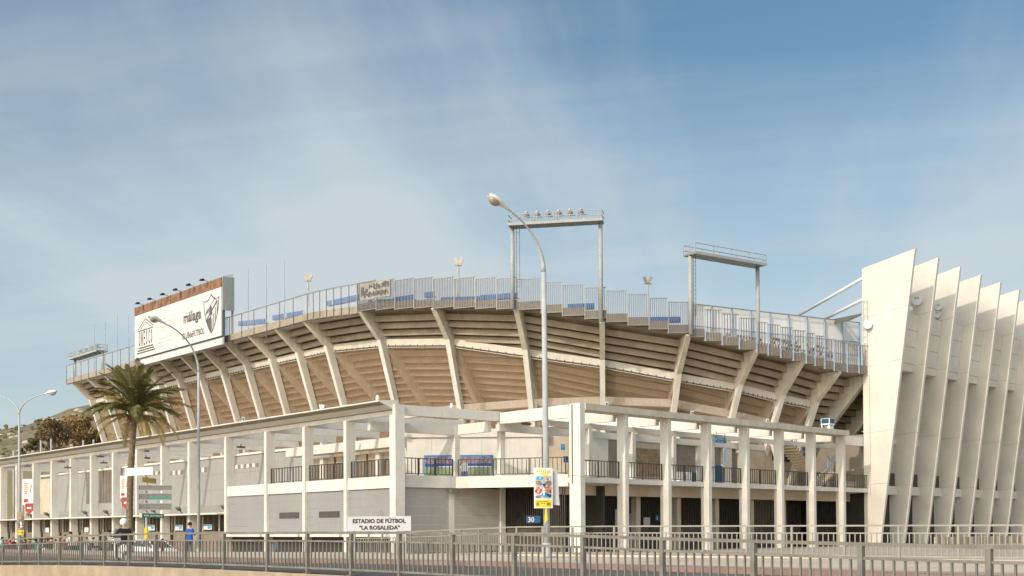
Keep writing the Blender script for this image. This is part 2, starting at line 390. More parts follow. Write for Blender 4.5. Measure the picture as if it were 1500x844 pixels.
k2 = mixp(kerb, railp, 0.03); k3 = mixp(kerb, railp, 0.16)
strip('kerb', kerb, k2, 0.626, 0.1, REDK)
strip('pavement_edge', k2, k3, 0.62, 0.1, PAVER)
strip('pavement', k3, mixp(kerb, railp, 1.03), 0.62, 0.1, PAVE)
# hill beyond the stadium, left
h = MB(); hv = []; NU, ND = 46, 16
def hill_prof(u):
    return float(np.interp(u, [-900, -400, -120, 0, 40, 65, 100, 130, 180, 260, 400, 600, 900], [690, 655, 634, 626, 621, 613, 601, 597, 594, 600, 625, 660, 720]))
for j in range(ND):
    f = j / (ND - 1); d = 230 + 330 * f
    for i in range(NU):
        u = -900 + 1500 * i / (NU - 1)
        top = at_d(u, hill_prof(u), 560)[2]
        p = at_d(u, 700, d)
        z = -6 + (top + 6) * (f ** 1.15) + random.uniform(-1, 1) * 1.6 * f
        hv.append((p[0], p[1], z))
for i in range(NU):
    u = -900 + 1500 * i / (NU - 1); p = at_d(u, 700, 760); hv.append((p[0], p[1], -6))
h.add(hv, [(j * NU + i, j * NU + i + 1, (j + 1) * NU + i + 1, (j + 1) * NU + i) for j in range(ND) for i in range(NU - 1)])
HILL = mat('dry_scrub_hillside', (0.25, 0.20, 0.125), 0.95, 0.2, 0.06, col2=(0.125, 0.12, 0.062), bump=0.5, bscale=0.5)
structure('hill', h, HILL, True)
def hill_z(u, d):
    f = (d - 230) / 330.0; top = at_d(u, hill_prof(u), 560)[2]
    return -6 + (top + 6) * (max(f, 0) ** 1.15)

# ================================================================== STADIUM BOWL
bowl = thing('stadium_bowl', (87, 92, 0), 'curved concrete stadium bowl with raking ribs above the white entrance gallery', 'stadium')
CXB, Y0B, Y1B, RB = 87.0, 91.9, 144.4, 32.0
def rad(th):                            # outward plan direction at angle th (degrees); th<0 only beyond the far corner
    return np.array([-math.cos(math.radians(th)), -math.sin(math.radians(th))])
class Station:
    def __init__(s, kind, val, zK, zT, oT):
        s.kind, s.val, s.zK, s.zT, s.oT = kind, val, zK, zT, oT
        if kind == 'y': s.n = np.array([-1.0, 0.0]); s.c = np.array([55.0, val])
        elif kind == 'a': s.n = rad(val); s.c = np.array([CXB, Y0B]) + s.n * RB
        else: s.n = np.array([-math.cos(math.radians(val)), math.sin(math.radians(val))]); s.c = np.array([CXB, Y1B]) + s.n * RB
        s.t = np.array([-s.n[1], s.n[0]])
    def p(s, off, z, side=0.0):
        q = s.c + s.n * off + s.t * side; return (q[0], q[1], z)
ST = []
for i in range(-12, 0): ST.append(Station('y', 92.7 + 5.0 * (-1 - i), 17.55, 19.40, 2.1))
for th, zk, zt, ot in ((11.8, 17.2, 19.18, 2.1), (24.2, 16.65, 18.7, 2.1), (35.9, 15.45, 18.05, 2.6), (46.6, 14.5, 16.85, 2.8), (57.1, 13.43, 15.88, 2.9), (66.0, 12.7, 14.9, 2.8), (72.7, 12.0, 14.25, 2.6), (78.6, 11.6, 13.65, 2.5), (84.0, 11.2, 13.5, 2.5), (90.0, 10.9, 13.4, 2.5), (96.0, 10.7, 13.4, 2.5)):
    ST.append(Station('a', th, zk, zt, ot))
NS = len(ST)
def ring(s):                            # inner end of the raking beam: plan offset and level
    sl = (s.zT - s.zK) / s.oT
    zi = 12.05 if s.zK > 13.6 else s.zK - 1.7
    return -(s.zK - zi) / sl, zi
def dep(s): return 1.40 if s.kind != 'a' else float(np.interp(s.val, [0, 30, 57, 70, 100], [1.40, 1.40, 1.65, 1.85, 1.9]))
def leanf(s): return 0.32 if s.kind != 'a' else float(np.interp(s.val, [0, 12, 25, 36, 60, 66, 73, 79], [0.32, 0.34, 0.36, 0.42, 0.62, 0.60, 0.56, 0.50]))
RW = 0.40
def rib_section(mb, s, poly):
    a = [np.array(s.p(o_, z, -RW / 2)) for o_, z in poly]
    mb.prism(a, np.array([*(s.t * RW), 0.0]))
for i, s in enumerate(ST):
    sl = (s.zT - s.zK) / s.oT
    rk = MB()
    dp_ = dep(s)
    ro_, zin = ring(s)
    poly = [(s.oT, s.zT), (s.oT, s.zT + 0.12), (s.oT - dp_ - 0.25, s.zT + 0.12), (-dp_ - 0.15, s.zK), (ro_ - dp_ * 0.9, zin), (ro_, zin), (-0.92, s.zK - 0.92 * sl), (0.0, s.zK)]
    rib_section(rk, s, poly)
    ro = part('raking_beam', rk, RIBC, bowl)
    if i < NS - 1 or True:
        lg = MB()
        lean = leanf(s)
        zb = 5.0
        if s.kind == 'a' and s.val > 82: continue
        dz = s.zK - zb
        poly = [(0.0, s.zK), (-0.92, s.zK - 0.92 * sl), (-0.50 - lean * dz * 0.98, zb), (-lean * dz, zb)]
        rib_section(lg, s, poly)
        part('leg', lg, LEGW, bowl)
def lerp(a, b, t): return tuple(np.array(a) * (1 - t) + np.array(b) * t)
for a, b in zip(ST[:-1], ST[1:]):
    # stepped underside of the seating, one precast step at a time
    for j in range(14):
        mb = MB(); pts = []
        for s in (a, b):
            sl = (s.zT - s.zK) / s.oT; dz = 0.50; dr = dz / max(sl, 0.86)
            off = s.oT - dep(s) - dr * j; z = s.zT - 0.12 - dz * j
            side = 0.0
            pts.append([s.p(off, z), s.p(off, z - dz + 0.03), s.p(off - 0.14, z - dz + 0.03), s.p(off - 0.14, z - 0.15), s.p(off - dr - 0.1, z - 0.15), s.p(off - dr - 0.1, z)])
        if min(pts[0][1][2], pts[1][1][2]) < max(ring(a)[1], ring(b)[1]) - 0.5: continue
        p0 = [lerp(x, y, 0.002) for x, y in zip(*pts)]; p1 = [lerp(x, y, 0.998) for x, y in zip(*pts)]
        n = 6
        mb.add(p0 + p1, [(5, 4, 3, 2, 1, 0), (6, 7, 8, 9, 10, 11)] + [(k, (k + 1) % n, n + (k + 1) % n, n + k) for k in range(n)])
        part('terrace_step', mb, STEPC, bowl)
    # slab edge under the parapet
    mb = MB()
    q0 = [a.p(a.oT + 0.02, a.zT), a.p(a.oT - 1.2, a.zT), a.p(a.oT - 1.2, a.zT + 0.1), a.p(a.oT + 0.02, a.zT + 0.1)]
    q1 = [b.p(b.oT + 0.02, b.zT), b.p(b.oT - 1.2, b.zT), b.p(b.oT - 1.2, b.zT + 0.1), b.p(b.oT + 0.02, b.zT + 0.1)]
    if b.kind != 'a' or b.val < 12:
        mb.hexa(q0 + q1); part('rim_slab', mb, RIBC, bowl)
    else:
        q0 = [a.p(a.oT - 0.27, a.zT + 0.13), a.p(a.oT - 0.6, a.zT + 0.13), a.p(a.oT - 0.6, a.zT + 0.62), a.p(a.oT - 0.27, a.zT + 0.62)]
        q1 = [b.p(b.oT - 0.27, b.zT + 0.13), b.p(b.oT - 0.6, b.zT + 0.13), b.p(b.oT - 0.6, b.zT + 0.62), b.p(b.oT - 0.27, b.zT + 0.62)]
        mb.hexa(q0 + q1); part('rim_kerb', mb, PARA, bowl)
    if b.kind == 'a' and b.val > 80: continue
    # white fascia beam at the knuckles
    def strip_pts(s, o1, o2, z1, z2): return [s.p(o1, s.zK + z1), s.p(o2, s.zK + z1), s.p(o2, s.zK + z2), s.p(o1, s.zK + z2)]
    f = 0.205 / max(np.linalg.norm(a.c - b.c), 1)
    pa = strip_pts(a, -0.75, -1.1, -0.36, 0.17); pb = strip_pts(b, -0.75, -1.1, -0.36, 0.17)
    p0 = [lerp(x, y, f) for x, y in zip(pa, pb)]; p1 = [lerp(x, y, 1 - f) for x, y in zip(pa, pb)]
    mb = MB(); mb.hexa(p0 + p1); part('fascia_beam', mb, FASC, bowl)
    mb = MB()
    nh = 9
    for k in range(nh):
        t = (k + 0.5) / nh
        c = lerp(a.p(-0.76, a.zK - 0.48), b.p(-0.76, b.zK - 0.48), t)
        mb.box((c[0] - 0.035, c[1] - 0.035, c[2]), (c[0] + 0.035, c[1] + 0.035, c[2] + 0.21), 1)
    pa = strip_pts(a, -0.75, -0.80, -0.52, -0.48); pb = strip_pts(b, -0.75, -0.80, -0.52, -0.48)
    mb.hexa([lerp(x, y, f) for x, y in zip(pa, pb)] + [lerp(x, y, 1 - f) for x, y in zip(pa, pb)])
    part('net_hooks', mb, [LEGW, PIPE], bowl, kind='stuff')
    # netting hung between the legs
    la, lb = leanf(a), leanf(b)
    mb = MB()
    def netp(s, l, z): return s.p(-0.80 - (l * 0.93) * (s.zK - z), z)
    A1, A0 = netp(a, la, a.zK - 0.52), netp(a, la, 7.6); B1, B0 = netp(b, lb, b.zK - 0.52), netp(b, lb, 7.6)
    mb.add([A0, B0, B1, A1], [(0, 1, 2, 3)])
    part('netting', mb, NET, bowl)
    # inner ring beam and back wall
    mb = MB()
    def ringp(s, o1, o2, z1, z2):
        r0, zi = ring(s)
        return [s.p(r0 + o1, zi + z1), s.p(r0 + o2, zi + z1), s.p(r0 + o2, zi + z2), s.p(r0 + o1, zi + z2)]
    mb.hexa(ringp(a, -0.05, -0.9, -0.62, -0.01) + ringp(b, -0.05, -0.9, -0.62, -0.01)); part('ring_beam', mb, LEGW, bowl)
    mb = MB()
    def wallp(s): 
        r0, zi = ring(s)
        return [s.p(r0 - 2.6, -1), s.p(r0 - 3.0, -1), s.p(r0 - 3.0, zi + 0.9), s.p(r0 - 2.6, zi + 0.9)]
    mb.hexa(wallp(a) + wallp(b)); part('back_wall', mb, TANW, bowl)
    # V strut at the inner end of the rib
    if a.kind == 'a':
        r0, zi = ring(a)
        mb = MB(); mb.beam(a.p(r0 - 0.2, zi - 0.5), a.p(r0 + 1.3, zi - 3.6), 0.35, 0.5); mb.beam(a.p(r0 - 0.5, zi - 0.5), a.p(r0 - 1.9, zi - 3.6), 0.35, 0.5)
        part('strut', mb, RIBC, bowl)
# deck (top of the seating) so the bowl is closed from above
mb = MB(); top = []
for s in ST:
    sl = (s.zT - s.zK) / s.oT
    m_ = max(sl, 0.86)
    top += [s.p(s.oT - 0.2, s.zT + 0.13), s.p(s.oT - dep(s) - 0.15, s.zT + 0.13), s.p(-9.0, s.zT + 0.45 - (s.oT - dep(s) + 9.0) * m_)]
mb.add(top, [(3 * i + k, 3 * i + k + 1, 3 * i + k + 4, 3 * i + k + 3) for i in range(NS - 1) for k in range(2)])
part('seating_deck', mb, STEPC, bowl)

# ------------------------------------------------------------------ parapet blocks and the fence on the rim
rimf = thing('rim_fence', (55, 92, 19), 'tall pale bar and mesh fence stepping along the rim of the stadium bowl', 'fence')
def cyl_hit(u, v, R):
    d = ray(u, v); a = d[0] ** 2 + d[1] ** 2; b = -(d[0] * CXB + d[1] * Y0B); c = CXB ** 2 + Y0B ** 2 - R * R
    t = (-b - math.sqrt(b * b - a * c)) / a
    q = EYE + d * t
    return q, math.degrees(math.atan2(Y0B - q[1], CXB - q[0]))
def rim_o(th): return float(np.interp(th, [0, 12, 24, 36, 47, 57, 66, 73, 90], [2.1, 2.1, 2.1, 2.6, 2.8, 2.9, 2.8, 2.6, 2.5]))
def on_rim(u, v, extra=0.06):
    R = 34.2
    for _ in range(4):
        q, th = cyl_hit(u, v, R); R = RB + rim_o(th) + extra
    return q
steps = [(523, 551, 412.2), (551, 578, 410), (578, 606, 408.6), (606, 634.5, 406.9), (634.5, 665, 406.6), (665, 696, 406.4), (696, 727, 406.7), (727, 756, 407.1), (756, 792, 408), (792, 823, 412.6), (823, 856, 416.8), (856, 888, 421), (888, 919, 425.6), (919, 950, 430.7), (950, 978, 436.3), (978, 1010, 442), (1010, 1032, 447.7), (1032, 1057, 453.5), (1057, 1082, 460), (1082, 1107.5, 466), (1107.5, 1124, 472.2), (1124, 1142.6, 475.4), (1142.6, 1161, 479.4), (1161, 1180, 484), (1180, 1193, 488), (1193, 1207, 492), (1207, 1221, 497), (1221, 1240, 500.5), (1240, 1257, 503.5), (1257, 1270, 505.5)]
def fence_panel(p, q, zb, zt, style):
    p = np.array(p[:2]); q = np.array(q[:2]); d = q - p; L = np.linalg.norm(d); d /= L; n = np.array([d[1], -d[0]])
    if np.dot(n, p) > 0: n = -n            # towards the street
    # parapet block
    mb = MB(); mb.obox(p, d, n, (0.004, L - 0.004), (-0.24, -0.03), zb + 0.03, zb + 0.66)
    part('parapet_block', mb, PARA, bowl)
    pw = 0.05 if style == 'mesh' else 0.07
    f = MB(); ms = (BLUEP if style == 'blue' else BARS)
    f.obox(p, d, n, (0.0, pw), (0.0, pw), zb, zt - 0.06)
    if style != 'blue': f.obox(p, d, n, (0.056, L), (0.003, 0.05), zb + 0.04, zb + 0.08)
    fo = part('panel', f, RAILF if style == 'bars' else ms, rimf)
    f = MB(); f.obox(p, d, n, (0.0, L), (-0.002, 0.072), zt - 0.059, zt); part('top_rail', f, RAILF, fo)
    if style in ('bars', 'blue'):
        b = MB(); k = int(L / (0.135 if style == 'bars' else 0.20))
        for i in range(1, k):
            x = L * i / k
            b.obox(p, d, n, (x - 0.024, x + 0.024), (0.004, 0.05), zb + 0.081, zt - 0.051)
        part('bars', b, BARS, fo, kind='stuff')
    if style == 'mesh':
        b = MB(); b.obox(p, d, n, (0.06, L - 0.002), (-0.012, -0.008), zb + 0.67, zt - 0.06)
        part('mesh_sheet', b, FMESH, fo)
xr = 55 - 2.16
# straight run along the left side, then the start of the curve
yy = 147.0
ylist = list(np.linspace(149.2, 91.9, 25))
for u_, w_ in zip(ylist[:-1], ylist[1:]):
    fence_panel((xr, u_), (xr, w_), 19.36, 21.68, 'mesh')
q523 = on_rim(523, 412); th523 = math.degrees(math.atan2(Y0B - q523[1], CXB - q523[0]))
na = 7
for k in range(na):
    t0, t1 = th523 * k / na, th523 * (k + 1) / na; R2 = RB + 2.16
    pf = lambda t: (CXB - R2 * math.cos(math.radians(t)), Y0B - R2 * math.sin(math.radians(t)))
    fence_panel(pf(t0), pf(t1), 19.34 - 0.045 * k, 21.68 - 0.02 * k, 'mesh')
rim_pts = []
for (u0, u1, v) in steps:
    a = on_rim(u0, v); b = on_rim(u1, v); zt = on_rim((u0 + u1) / 2, v)[2]
    hgt = 2.36 if u0 < 1180 else float(np.interp(u0, [1180, 1260], [2.36, 2.25]))
    fence_panel(a, b, zt - hgt, zt, 'bars' if u0 < 1030 else 'blue')
    rim_pts.append((a, b, zt - hgt, zt))

# ------------------------------------------------------------------ seats peeping over the parapet
seat = MB()
seat.box((-0.17, -0.03, 0.0), (0.17, 0.03, 0.40)); seat.box((-0.17, 0.03, -0.02), (0.17, 0.38, 0.04)); seat.box((-0.12, -0.05, 0.08), (0.12, -0.03, 0.32))
seat_me = seat.mesh('seat', SEATB)
def seat_row(u0, v0, u1, v1, n, inset=1.0):
    for k in range(n):
        t = (k + 0.5) / n; u = u0 + (u1 - u0) * t; v = v0 + (v1 - v0) * t
        if u > 515: p = on_rim(u, v, -inset)
        else: p = on_x(u, v, 52.84 + inset)
        th = math.atan2(Y0B - p[1], CXB - p[0]) if u > 515 else 0.0
        if random.random() < 0.04: continue
        o = place('seat', seat_me, (p[0], p[1], p[2] - 0.30), bowl, rz=th - PI / 2 + random.uniform(-0.04, 0.04))
for a in ((349, 472.5, 389, 468.5, 11), (399, 464, 444, 456.5, 13), (479, 443, 526, 433, 14), (540, 441.5, 578, 439.5, 8), (578, 437.5, 605, 433.5, 11), (623, 430, 635, 429, 3), (646, 437.5, 705, 436, 13), (705, 434.5, 757, 430.5, 15), (833, 447.5, 869, 446, 9), (953, 466.5, 996, 466, 10)  ):
    seat_row(*a)

# ================================================================== ENTRANCE GALLERY (white pergola wings in front of the bowl)
gal = thing('entrance_gallery', (49.1, 61.1, 0), 'two-storey white concrete entrance gallery with blade columns and open pergola beams', 'building')
XL = 40.6; YA = 61.08
E_ = np.array([math.cos(0.1062), math.sin(0.1062)]); O_ = np.array([E_[1], -E_[0]])
RA = np.array([52.968, 54.706])
XC0, YC0 = 49.06, 54.7
BD = 0.65; BT = 0.32
ROOFM = WHITE
def gbox(name, lo, hi, m=WHITE, par=None, **k):
    mb = MB(); mb.box(lo, hi); return part(name, mb, m, par or gal, **k)
def rbox(name, t, off, z, m=WHITE, par=None, **k):        # box in right-wing axes: t along the wing, off outward
    mb = MB(); mb.obox(RA, E_, O_, t, off, z[0], z[1]); return part(name, mb, m, par or gal, **k)
# ---- left wing blades
LY = [61.08, 66.21, 71.32, 76.52, 82.56, 88.70, 93.70, 98.71, 103.74, 108.83, 113.87, 118.95, 124.12, 129.24, 134.28, 139.3, 144.3, 149.3]
for i, y in enumerate(LY):
    mb = MB(); mb.box((XL, y - BT, -1.8), (XL + BD, y, 4.90)); mb.box((XL + 0.012, y - BT + 0.012, 4.89), (XL + BD - 0.012, y - 0.012, 4.93)); mb.box((XL, y - BT, 4.92), (XL + BD, y, 8.42)); part('blade_column', mb, WHITE, gal)
# beam over the left blades and the sloping canopy edge
gbox('edge_beam', (XL + 0.17, YA - BT + 0.004, 8.425), (XL + 0.40, 152, 8.731))
mb = MB()
prof = [(39.62, 9.13), (39.62, 9.20), (XL + 0.42, 9.30), (XL + 0.42, 8.735), (XL + 0.0, 8.735)]
mb.prism([(x, YA - BT, z) for x, z in prof], (0, 92, 0)); part('canopy_slab', mb, WHITE, gal)
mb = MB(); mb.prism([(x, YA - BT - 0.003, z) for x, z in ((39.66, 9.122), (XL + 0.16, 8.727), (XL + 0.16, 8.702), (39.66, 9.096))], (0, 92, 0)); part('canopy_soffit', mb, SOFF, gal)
# joists of the left pergola, one at each blade, with inner posts
XI = 49.7
for i, y in enumerate(LY[:16]):
    if i == 0: continue
    gbox('joist', (XL + 0.401, y - 0.29, 8.36), (XI + 0.1, y - 0.03, 8.92))
gbox('inner_beam', (XI - 0.12, 84, 8.16), (XI + 0.14, 150, 8.34))
# lamps hanging under the joists
for k, (u, v, Y) in enumerate([(40, 683, 0), (90, 676.5, 0), (99, 685, 0), (147, 669, 0), (152, 678, 0), (213, 660.5, 0), (214, 671, 0), (353, 655, 0), (498, 628, 0), (574, 617, 0), (617, 628, 0), (702, 620.5, 0), (771, 621, 0)]):
    p = at_d(u, v, float(np.interp(u, [0, 300, 600, 780], [122, 95, 80, 78])))
    mb = MB(); mb.box((p[0] - 0.30, p[1] - 0.12, p[2] - 0.07), (p[0] + 0.30, p[1] + 0.12, p[2] + 0.07)); mb.box((p[0] - 0.03, p[1] - 0.03, p[2] + 0.07), (p[0] + 0.03, p[1] + 0.03, p[2] + 0.22))
    o = part('pergola_lamp', mb, PIPE, gal)
# ---- the corner: beams A-B and B-C0, inner beams and the two posts
gbox('corner_column', (XL, YA - 0.62, -0.2), (XL + 0.66, YA - BT - 0.004, 9.018))
gbox('front_beam', (XL + 0.662, YA - 0.40, 8.43), (XC0 + 0.33, YA - 0.05, 9.03))
gbox('return_beam', (XC0 + 0.0, YC0 + 0.1, 8.44), (XC0 + 0.34, YA - 0.402, 9.026))
mb = MB(); mb.obox(RA, E_, O_, (-4.33, -3.92), (0.0, 0.86), -0.2, 8.99); part('corner_column', mb, WHITE, gal)
# inner beams of the corner bay, running back from the front beam
YI = 64.2
ia = on_y(587, 627, YI); ib = on_y(668, 637.5, YI); it = on_y(668, 624.5, YI)
gbox('inner_beam', (XL + 0.67, YI, ib[2]), (ib[0] + 0.1, YI + 0.3, it[2]))
gbox('post', (ib[0] - 0.1, YI - 0.03, 4.81), (ib[0] + 0.28, YI + 0.33, ib[2] - 0.003))
gbox('joist', (ib[0] + 0.12, YA - 0.045, ib[2] + 0.02), (ib[0] + 0.40, YI - 0.035, it[2] + 0.1))
gbox('joist', (XL + 2.2, YA - 0.045, 8.46), (XL + 2.5, YI - 0.003, 8.95))
gbox('post', (45.02, YA + 0.13, 0.0), (45.42, YA + 0.42, 4.29))
mb = MB(); mb.box((XC0 - 0.08, YA + 0.0, 0.0), (XC0 + 0.30, YA + 0.34, 8.42)); part('post', mb, WHITE, gal)
# slab edge of the corner: A to post, then slanting out to C0
S1 = np.array([45.36, YA - 0.12])
mb = MB(); mb.box((XL + 0.66, YA - 0.12, 4.18), (45.36, YA + 0.1, 4.90)); part('slab_edge', mb, WHITE, gal)
d2 = np.array([XC0 + 0.02, YC0 + 0.12]) - S1; L2 = np.linalg.norm(d2); d2 /= L2; nn2 = np.array([d2[1], -d2[0]])
if nn2[0] > 0: nn2 = -nn2
mb = MB(); mb.obox(S1, d2, nn2, (0.003, L2), (-0.25, 0.0), 4.18, 4.89); part('slab_edge', mb, WHITE, gal)
# upper floor slabs
def poly_slab(name, pts, z0, z1, m=TANW):
    mb = MB(); mb.prism([(*p, z0) for p in pts], (0, 0, z1 - z0)); return part(name, mb, m, gal)
poly_slab('floor_slab', [(XL + 0.3, YA + 0.11), (45.36, YA + 0.11), (45.8, YA - 0.2), (XC0 + 0.1, YC0 + 0.8), (53.3, 55.2), (54.3, 62.5), (60, 70), (56, 84), (49, 84), (47.0, 82.2), (XL + 0.3, 82.2)], 4.30, 4.80)
# ---- left wing, first four bays: white band, grey shutters below, railing above
for i in range(4):
    y0, y1 = LY[i], LY[i + 1] - BT
    gbox('slab_band', (XL + 0.10, y0 + 0.003, 4.13), (XL + 0.34, y1 - 0.003, 4.84))
    # ribbed shutter in horizontal leaves
    for k in range(5):
        z0 = 1.42 + k * 0.54
        gbox('shutter_panel', (XL + 0.22, y0 + 0.06, z0), (XL + 0.28, y1 - 0.02, z0 + 0.532), GREYL)
    gbox('ledge', (XL - 0.35, y0 + 0.004, 1.24), (XL + 0.3, y1 - 0.004, 1.40))
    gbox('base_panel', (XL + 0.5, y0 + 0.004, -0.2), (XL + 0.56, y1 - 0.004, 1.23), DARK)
for (u0, u1, v0, v1) in ((409.5, 437.7, 750.3, 759.7), (467.5, 497, 748.7, 758.3)):
    a = on_x(u0, v1, XL + 0.2); b = on_x(u1, v0, XL + 0.2)
    gbox('slot_window', (XL + 0.18, b[1], a[2]), (XL + 0.215, a[1], b[2]), GLASSD)
# grey shutters facing the corner
for k in range(7):
    z0 = 0.30 + k * 0.555
    gbox('shutter_panel', (XL + 0.67, YA + 0.14, z0), (45.01, YA + 0.20, z0 + 0.547), GREYP)
    gbox('shutter_panel', (45.43, YA + 0.14, z0), (XC0 - 0.09, YA + 0.20, z0 + 0.547), GREYP)
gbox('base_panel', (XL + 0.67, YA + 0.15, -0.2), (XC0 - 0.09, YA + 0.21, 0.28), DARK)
# ---- left wing ticket booths (beyond the fourth bay)
gbox('eave', (XL - 0.55, 82.6, 2.86), (XL + 0.9, 150, 2.96), WHITE)
gbox('booth_roof', (XL + 0.9, 82.7, 2.88), (XI + 0.3, 150, 3.02), WHITE)
gbox('booth_wall', (XL + 1.9, 82.7, -1.2), (XL + 2.0, 150, 2.85), BOOTH)
for i in range(4, 15):
    y0, y1 = LY[i], LY[i + 1] - BT
    gbox('counter', (XL + 0.9, y0 + 0.05, -1.2), (XL + 1.2, y1 - 0.05, 1.62), BROWNG)
    n = 6
    for k in range(n + 1):
        yk = y0 + 0.1 + (y1 - y0 - 0.2) * k / n
        gbox('booth_mullion', (XL + 1.0, yk - 0.05, 1.625), (XL + 1.08, yk + 0.05, 2.855), BROWNG if k % 3 else WHITE)
    # bracket lamps above the eave
    for q in (0.35, 0.8):
        if (i + int(q * 10)) % 3 == 0: continue
        yk = y0 + (y1 - y0) * q
        mb = MB(); mb.beam((XL + 1.3, yk, 3.02), (XL + 1.0, yk, 3.35), 0.08, 0.08); mb.beam((XL + 1.15, yk + 0.25, 3.32), (XL + 0.7, yk - 0.35, 3.52), 0.3, 0.14)
        part('bracket_lamp', mb, PIPE, gal)
# cladding wall behind the left wing upper storey, in tall panels, with raking struts and strip windows
for i in range(4, 16):
    y0, y1 = LY[i], LY[i + 1]
    glass = i in (12, 13)
    for k in range(2):
        ya = y0 + (y1 - y0) * k / 2; yb = y0 + (y1 - y0) * (k + 1) / 2
        if not glass:
            for (za, zb) in ((3.9, 5.3), (5.31, 6.7), (6.71, 8.15)):
                gbox('cladding_panel', (XI, ya + 0.01, za), (XI + 0.06, yb - 0.01, zb), CLAD)
        else:
            for kk in range(3):
                yc = ya + (yb - ya) * kk / 3
                gbox('window', (XI, yc + 0.04, 4.7), (XI + 0.05, yc + (yb - ya) / 3 - 0.04, 8.1), GLASSB)
            gbox('cladding_panel', (XI - 0.03, ya, 3.02), (XI + 0.03, yb, 4.69), CLAD)
    gbox('dado', (XI - 0.04, y0, 3.02), (XI + 0.04, y1, 3.89), GREYP)
gbox('wall_core', (XI + 0.07, 84, 3.0), (XI + 0.3, 155, 7.9), TANW)
for (u0, u1, v0, v1) in ((183, 200, 690.5, 697.5), (212, 234, 690, 697.5), (249, 268, 688.5, 696.5), (291, 303, 684.5, 692.5), (344, 378, 678.3, 687)):
    a = on_x(u0, v1, XI - 0.03); b = on_x(u1, v0, XI - 0.03)
    y0, y1 = b[1], a[1]; n = max(3, int((y1 - y0) / 0.5))
    for k in range(n):
        ya = y0 + (y1 - y0) * k / n; yb = y0 + (y1 - y0) * (k + 1) / n
        gbox('strip_window', (XI - 0.03, ya, a[2]), (XI - 0.002, yb, b[2]), BROWNG if k % 2 == 0 else SIGNW)
# glazed upper storey behind the first bays
XG = 47.4
gbox('glazing_head', (XG - 0.9, 69.6, 7.25), (XG + 0.2, 84.2, 7.90), WHITE)
yv = 69.6
for k, wv in enumerate([1.3, 1.3, 0.5, 1.5, 1.5, 0.45, 1.2, 1.2, 1.2, 0.5, 1.6, 1.6]):
    if wv < 0.6:
        gbox('post', (XG - 0.25, yv, 4.8), (XG + 0.2, yv + wv, 7.04))
    else:
        gbox('window', (XG + 0.02, yv + 0.04, 4.82), (XG + 0.06, yv + wv - 0.04, 6.5), GLASSB)
        gbox('curtain', (XG + 0.10, yv + 0.04, 6.52), (XG + 0.13, yv + wv - 0.04, 7.04), TANW)
        gbox('window_frame', (XG - 0.02, yv - 0.03, 4.82), (XG + 0.08, yv + 0.035, 7.03), RAILD)
        gbox('window_frame', (XG - 0.02, yv + 0.04, 6.50), (XG + 0.09, yv + wv - 0.036, 6.52), RAILD)
    yv += wv
# ---- diagonal back wall of the corner with the football picture
W0 = at_d(596, 700, 82.6); W1 = at_d(742, 700, 82.6)
dW = (W1 - W0)[:2]; LW = np.linalg.norm(dW); dW /= LW; nW = np.array([dW[1], -dW[0]])
if np.dot(nW, W0[:2]) > 0: nW = -nW
def wallbox(name, a, b, off, z, m, par=None, **k):
    mb = MB(); mb.obox(W0, dW, nW, (a, b), off, z[0], z[1]); return part(name, mb, m, par or gal, **k)
for k in range(4):
    wallbox('wall_panel', LW * k / 4 + 0.006, LW * (k + 1) / 4 - 0.006, (-0.2, 0), (4.81, 7.78), WHITE)
wallbox('inner_beam', -0.6, LW + 2.6, (-0.3, 0.12), (7.79, 8.35), WHITE)
wallbox('wall_panel', LW + 0.01, LW + 2.35, (-0.2, 0.0), (4.81, 7.78), WHITE)
wallbox('wall_panel', LW + 2.36, LW + 4.4, (-0.8, -0.6), (4.81, 7.9), TANW)
# ---- right wing blades, slab, roof
TR = [0.02, 4.28, 8.62, 13.02, 17.34, 21.62, 25.85]
for t in TR:
    mb = MB(); mb.obox(RA, E_, O_, (t, t + BT), (0.0, BD), -0.4, 4.95); mb.obox(RA, E_, O_, (t + 0.012, t + BT - 0.012), (0.012, BD - 0.012), 4.94, 4.98); mb.obox(RA, E_, O_, (t, t + BT), (0.0, BD), 4.97, 8.612); part('blade_column', mb, WHITE, gal)
rbox('canopy_slab', (-3.915, 26.25), (-0.30, 0.95), (8.615, 9.0), CANR)
mb = MB(); mb.obox(RA, E_, O_, (-3.915, 30.7), (-9.0, 0.26), 4.40, 4.70); part('floor_slab', mb, WHITE, gal)
rbox('soffit_beam', (-3.9, 30.6), (-1.9, -1.5), (3.72, 4.39), TANW)
for k, t in enumerate([-3.915] + TR):
    rbox('joist', (t + 0.03, t + 0.29), (-6.2, -0.302), (8.24, 8.92))
    for dt in ((1.45, 2.9) if k > 0 else ()):
        pass
rbox('inner_beam', (-3.9, 30.6), (-2.6, -2.3), (7.92, 8.235))
rbox('inner_beam', (-3.9, 30.6), (-6.6, -6.25), (7.80, 8.235))
for t in [-0.02 + x for x in TR]:
    rbox('post', (t, t + 0.32), (-2.62, -2.22), (4.70, 7.915))
    rbox('ground_post', (t + 0.2, t + 0.62), (-2.55, -2.1), (-0.3, 4.39), TANW)
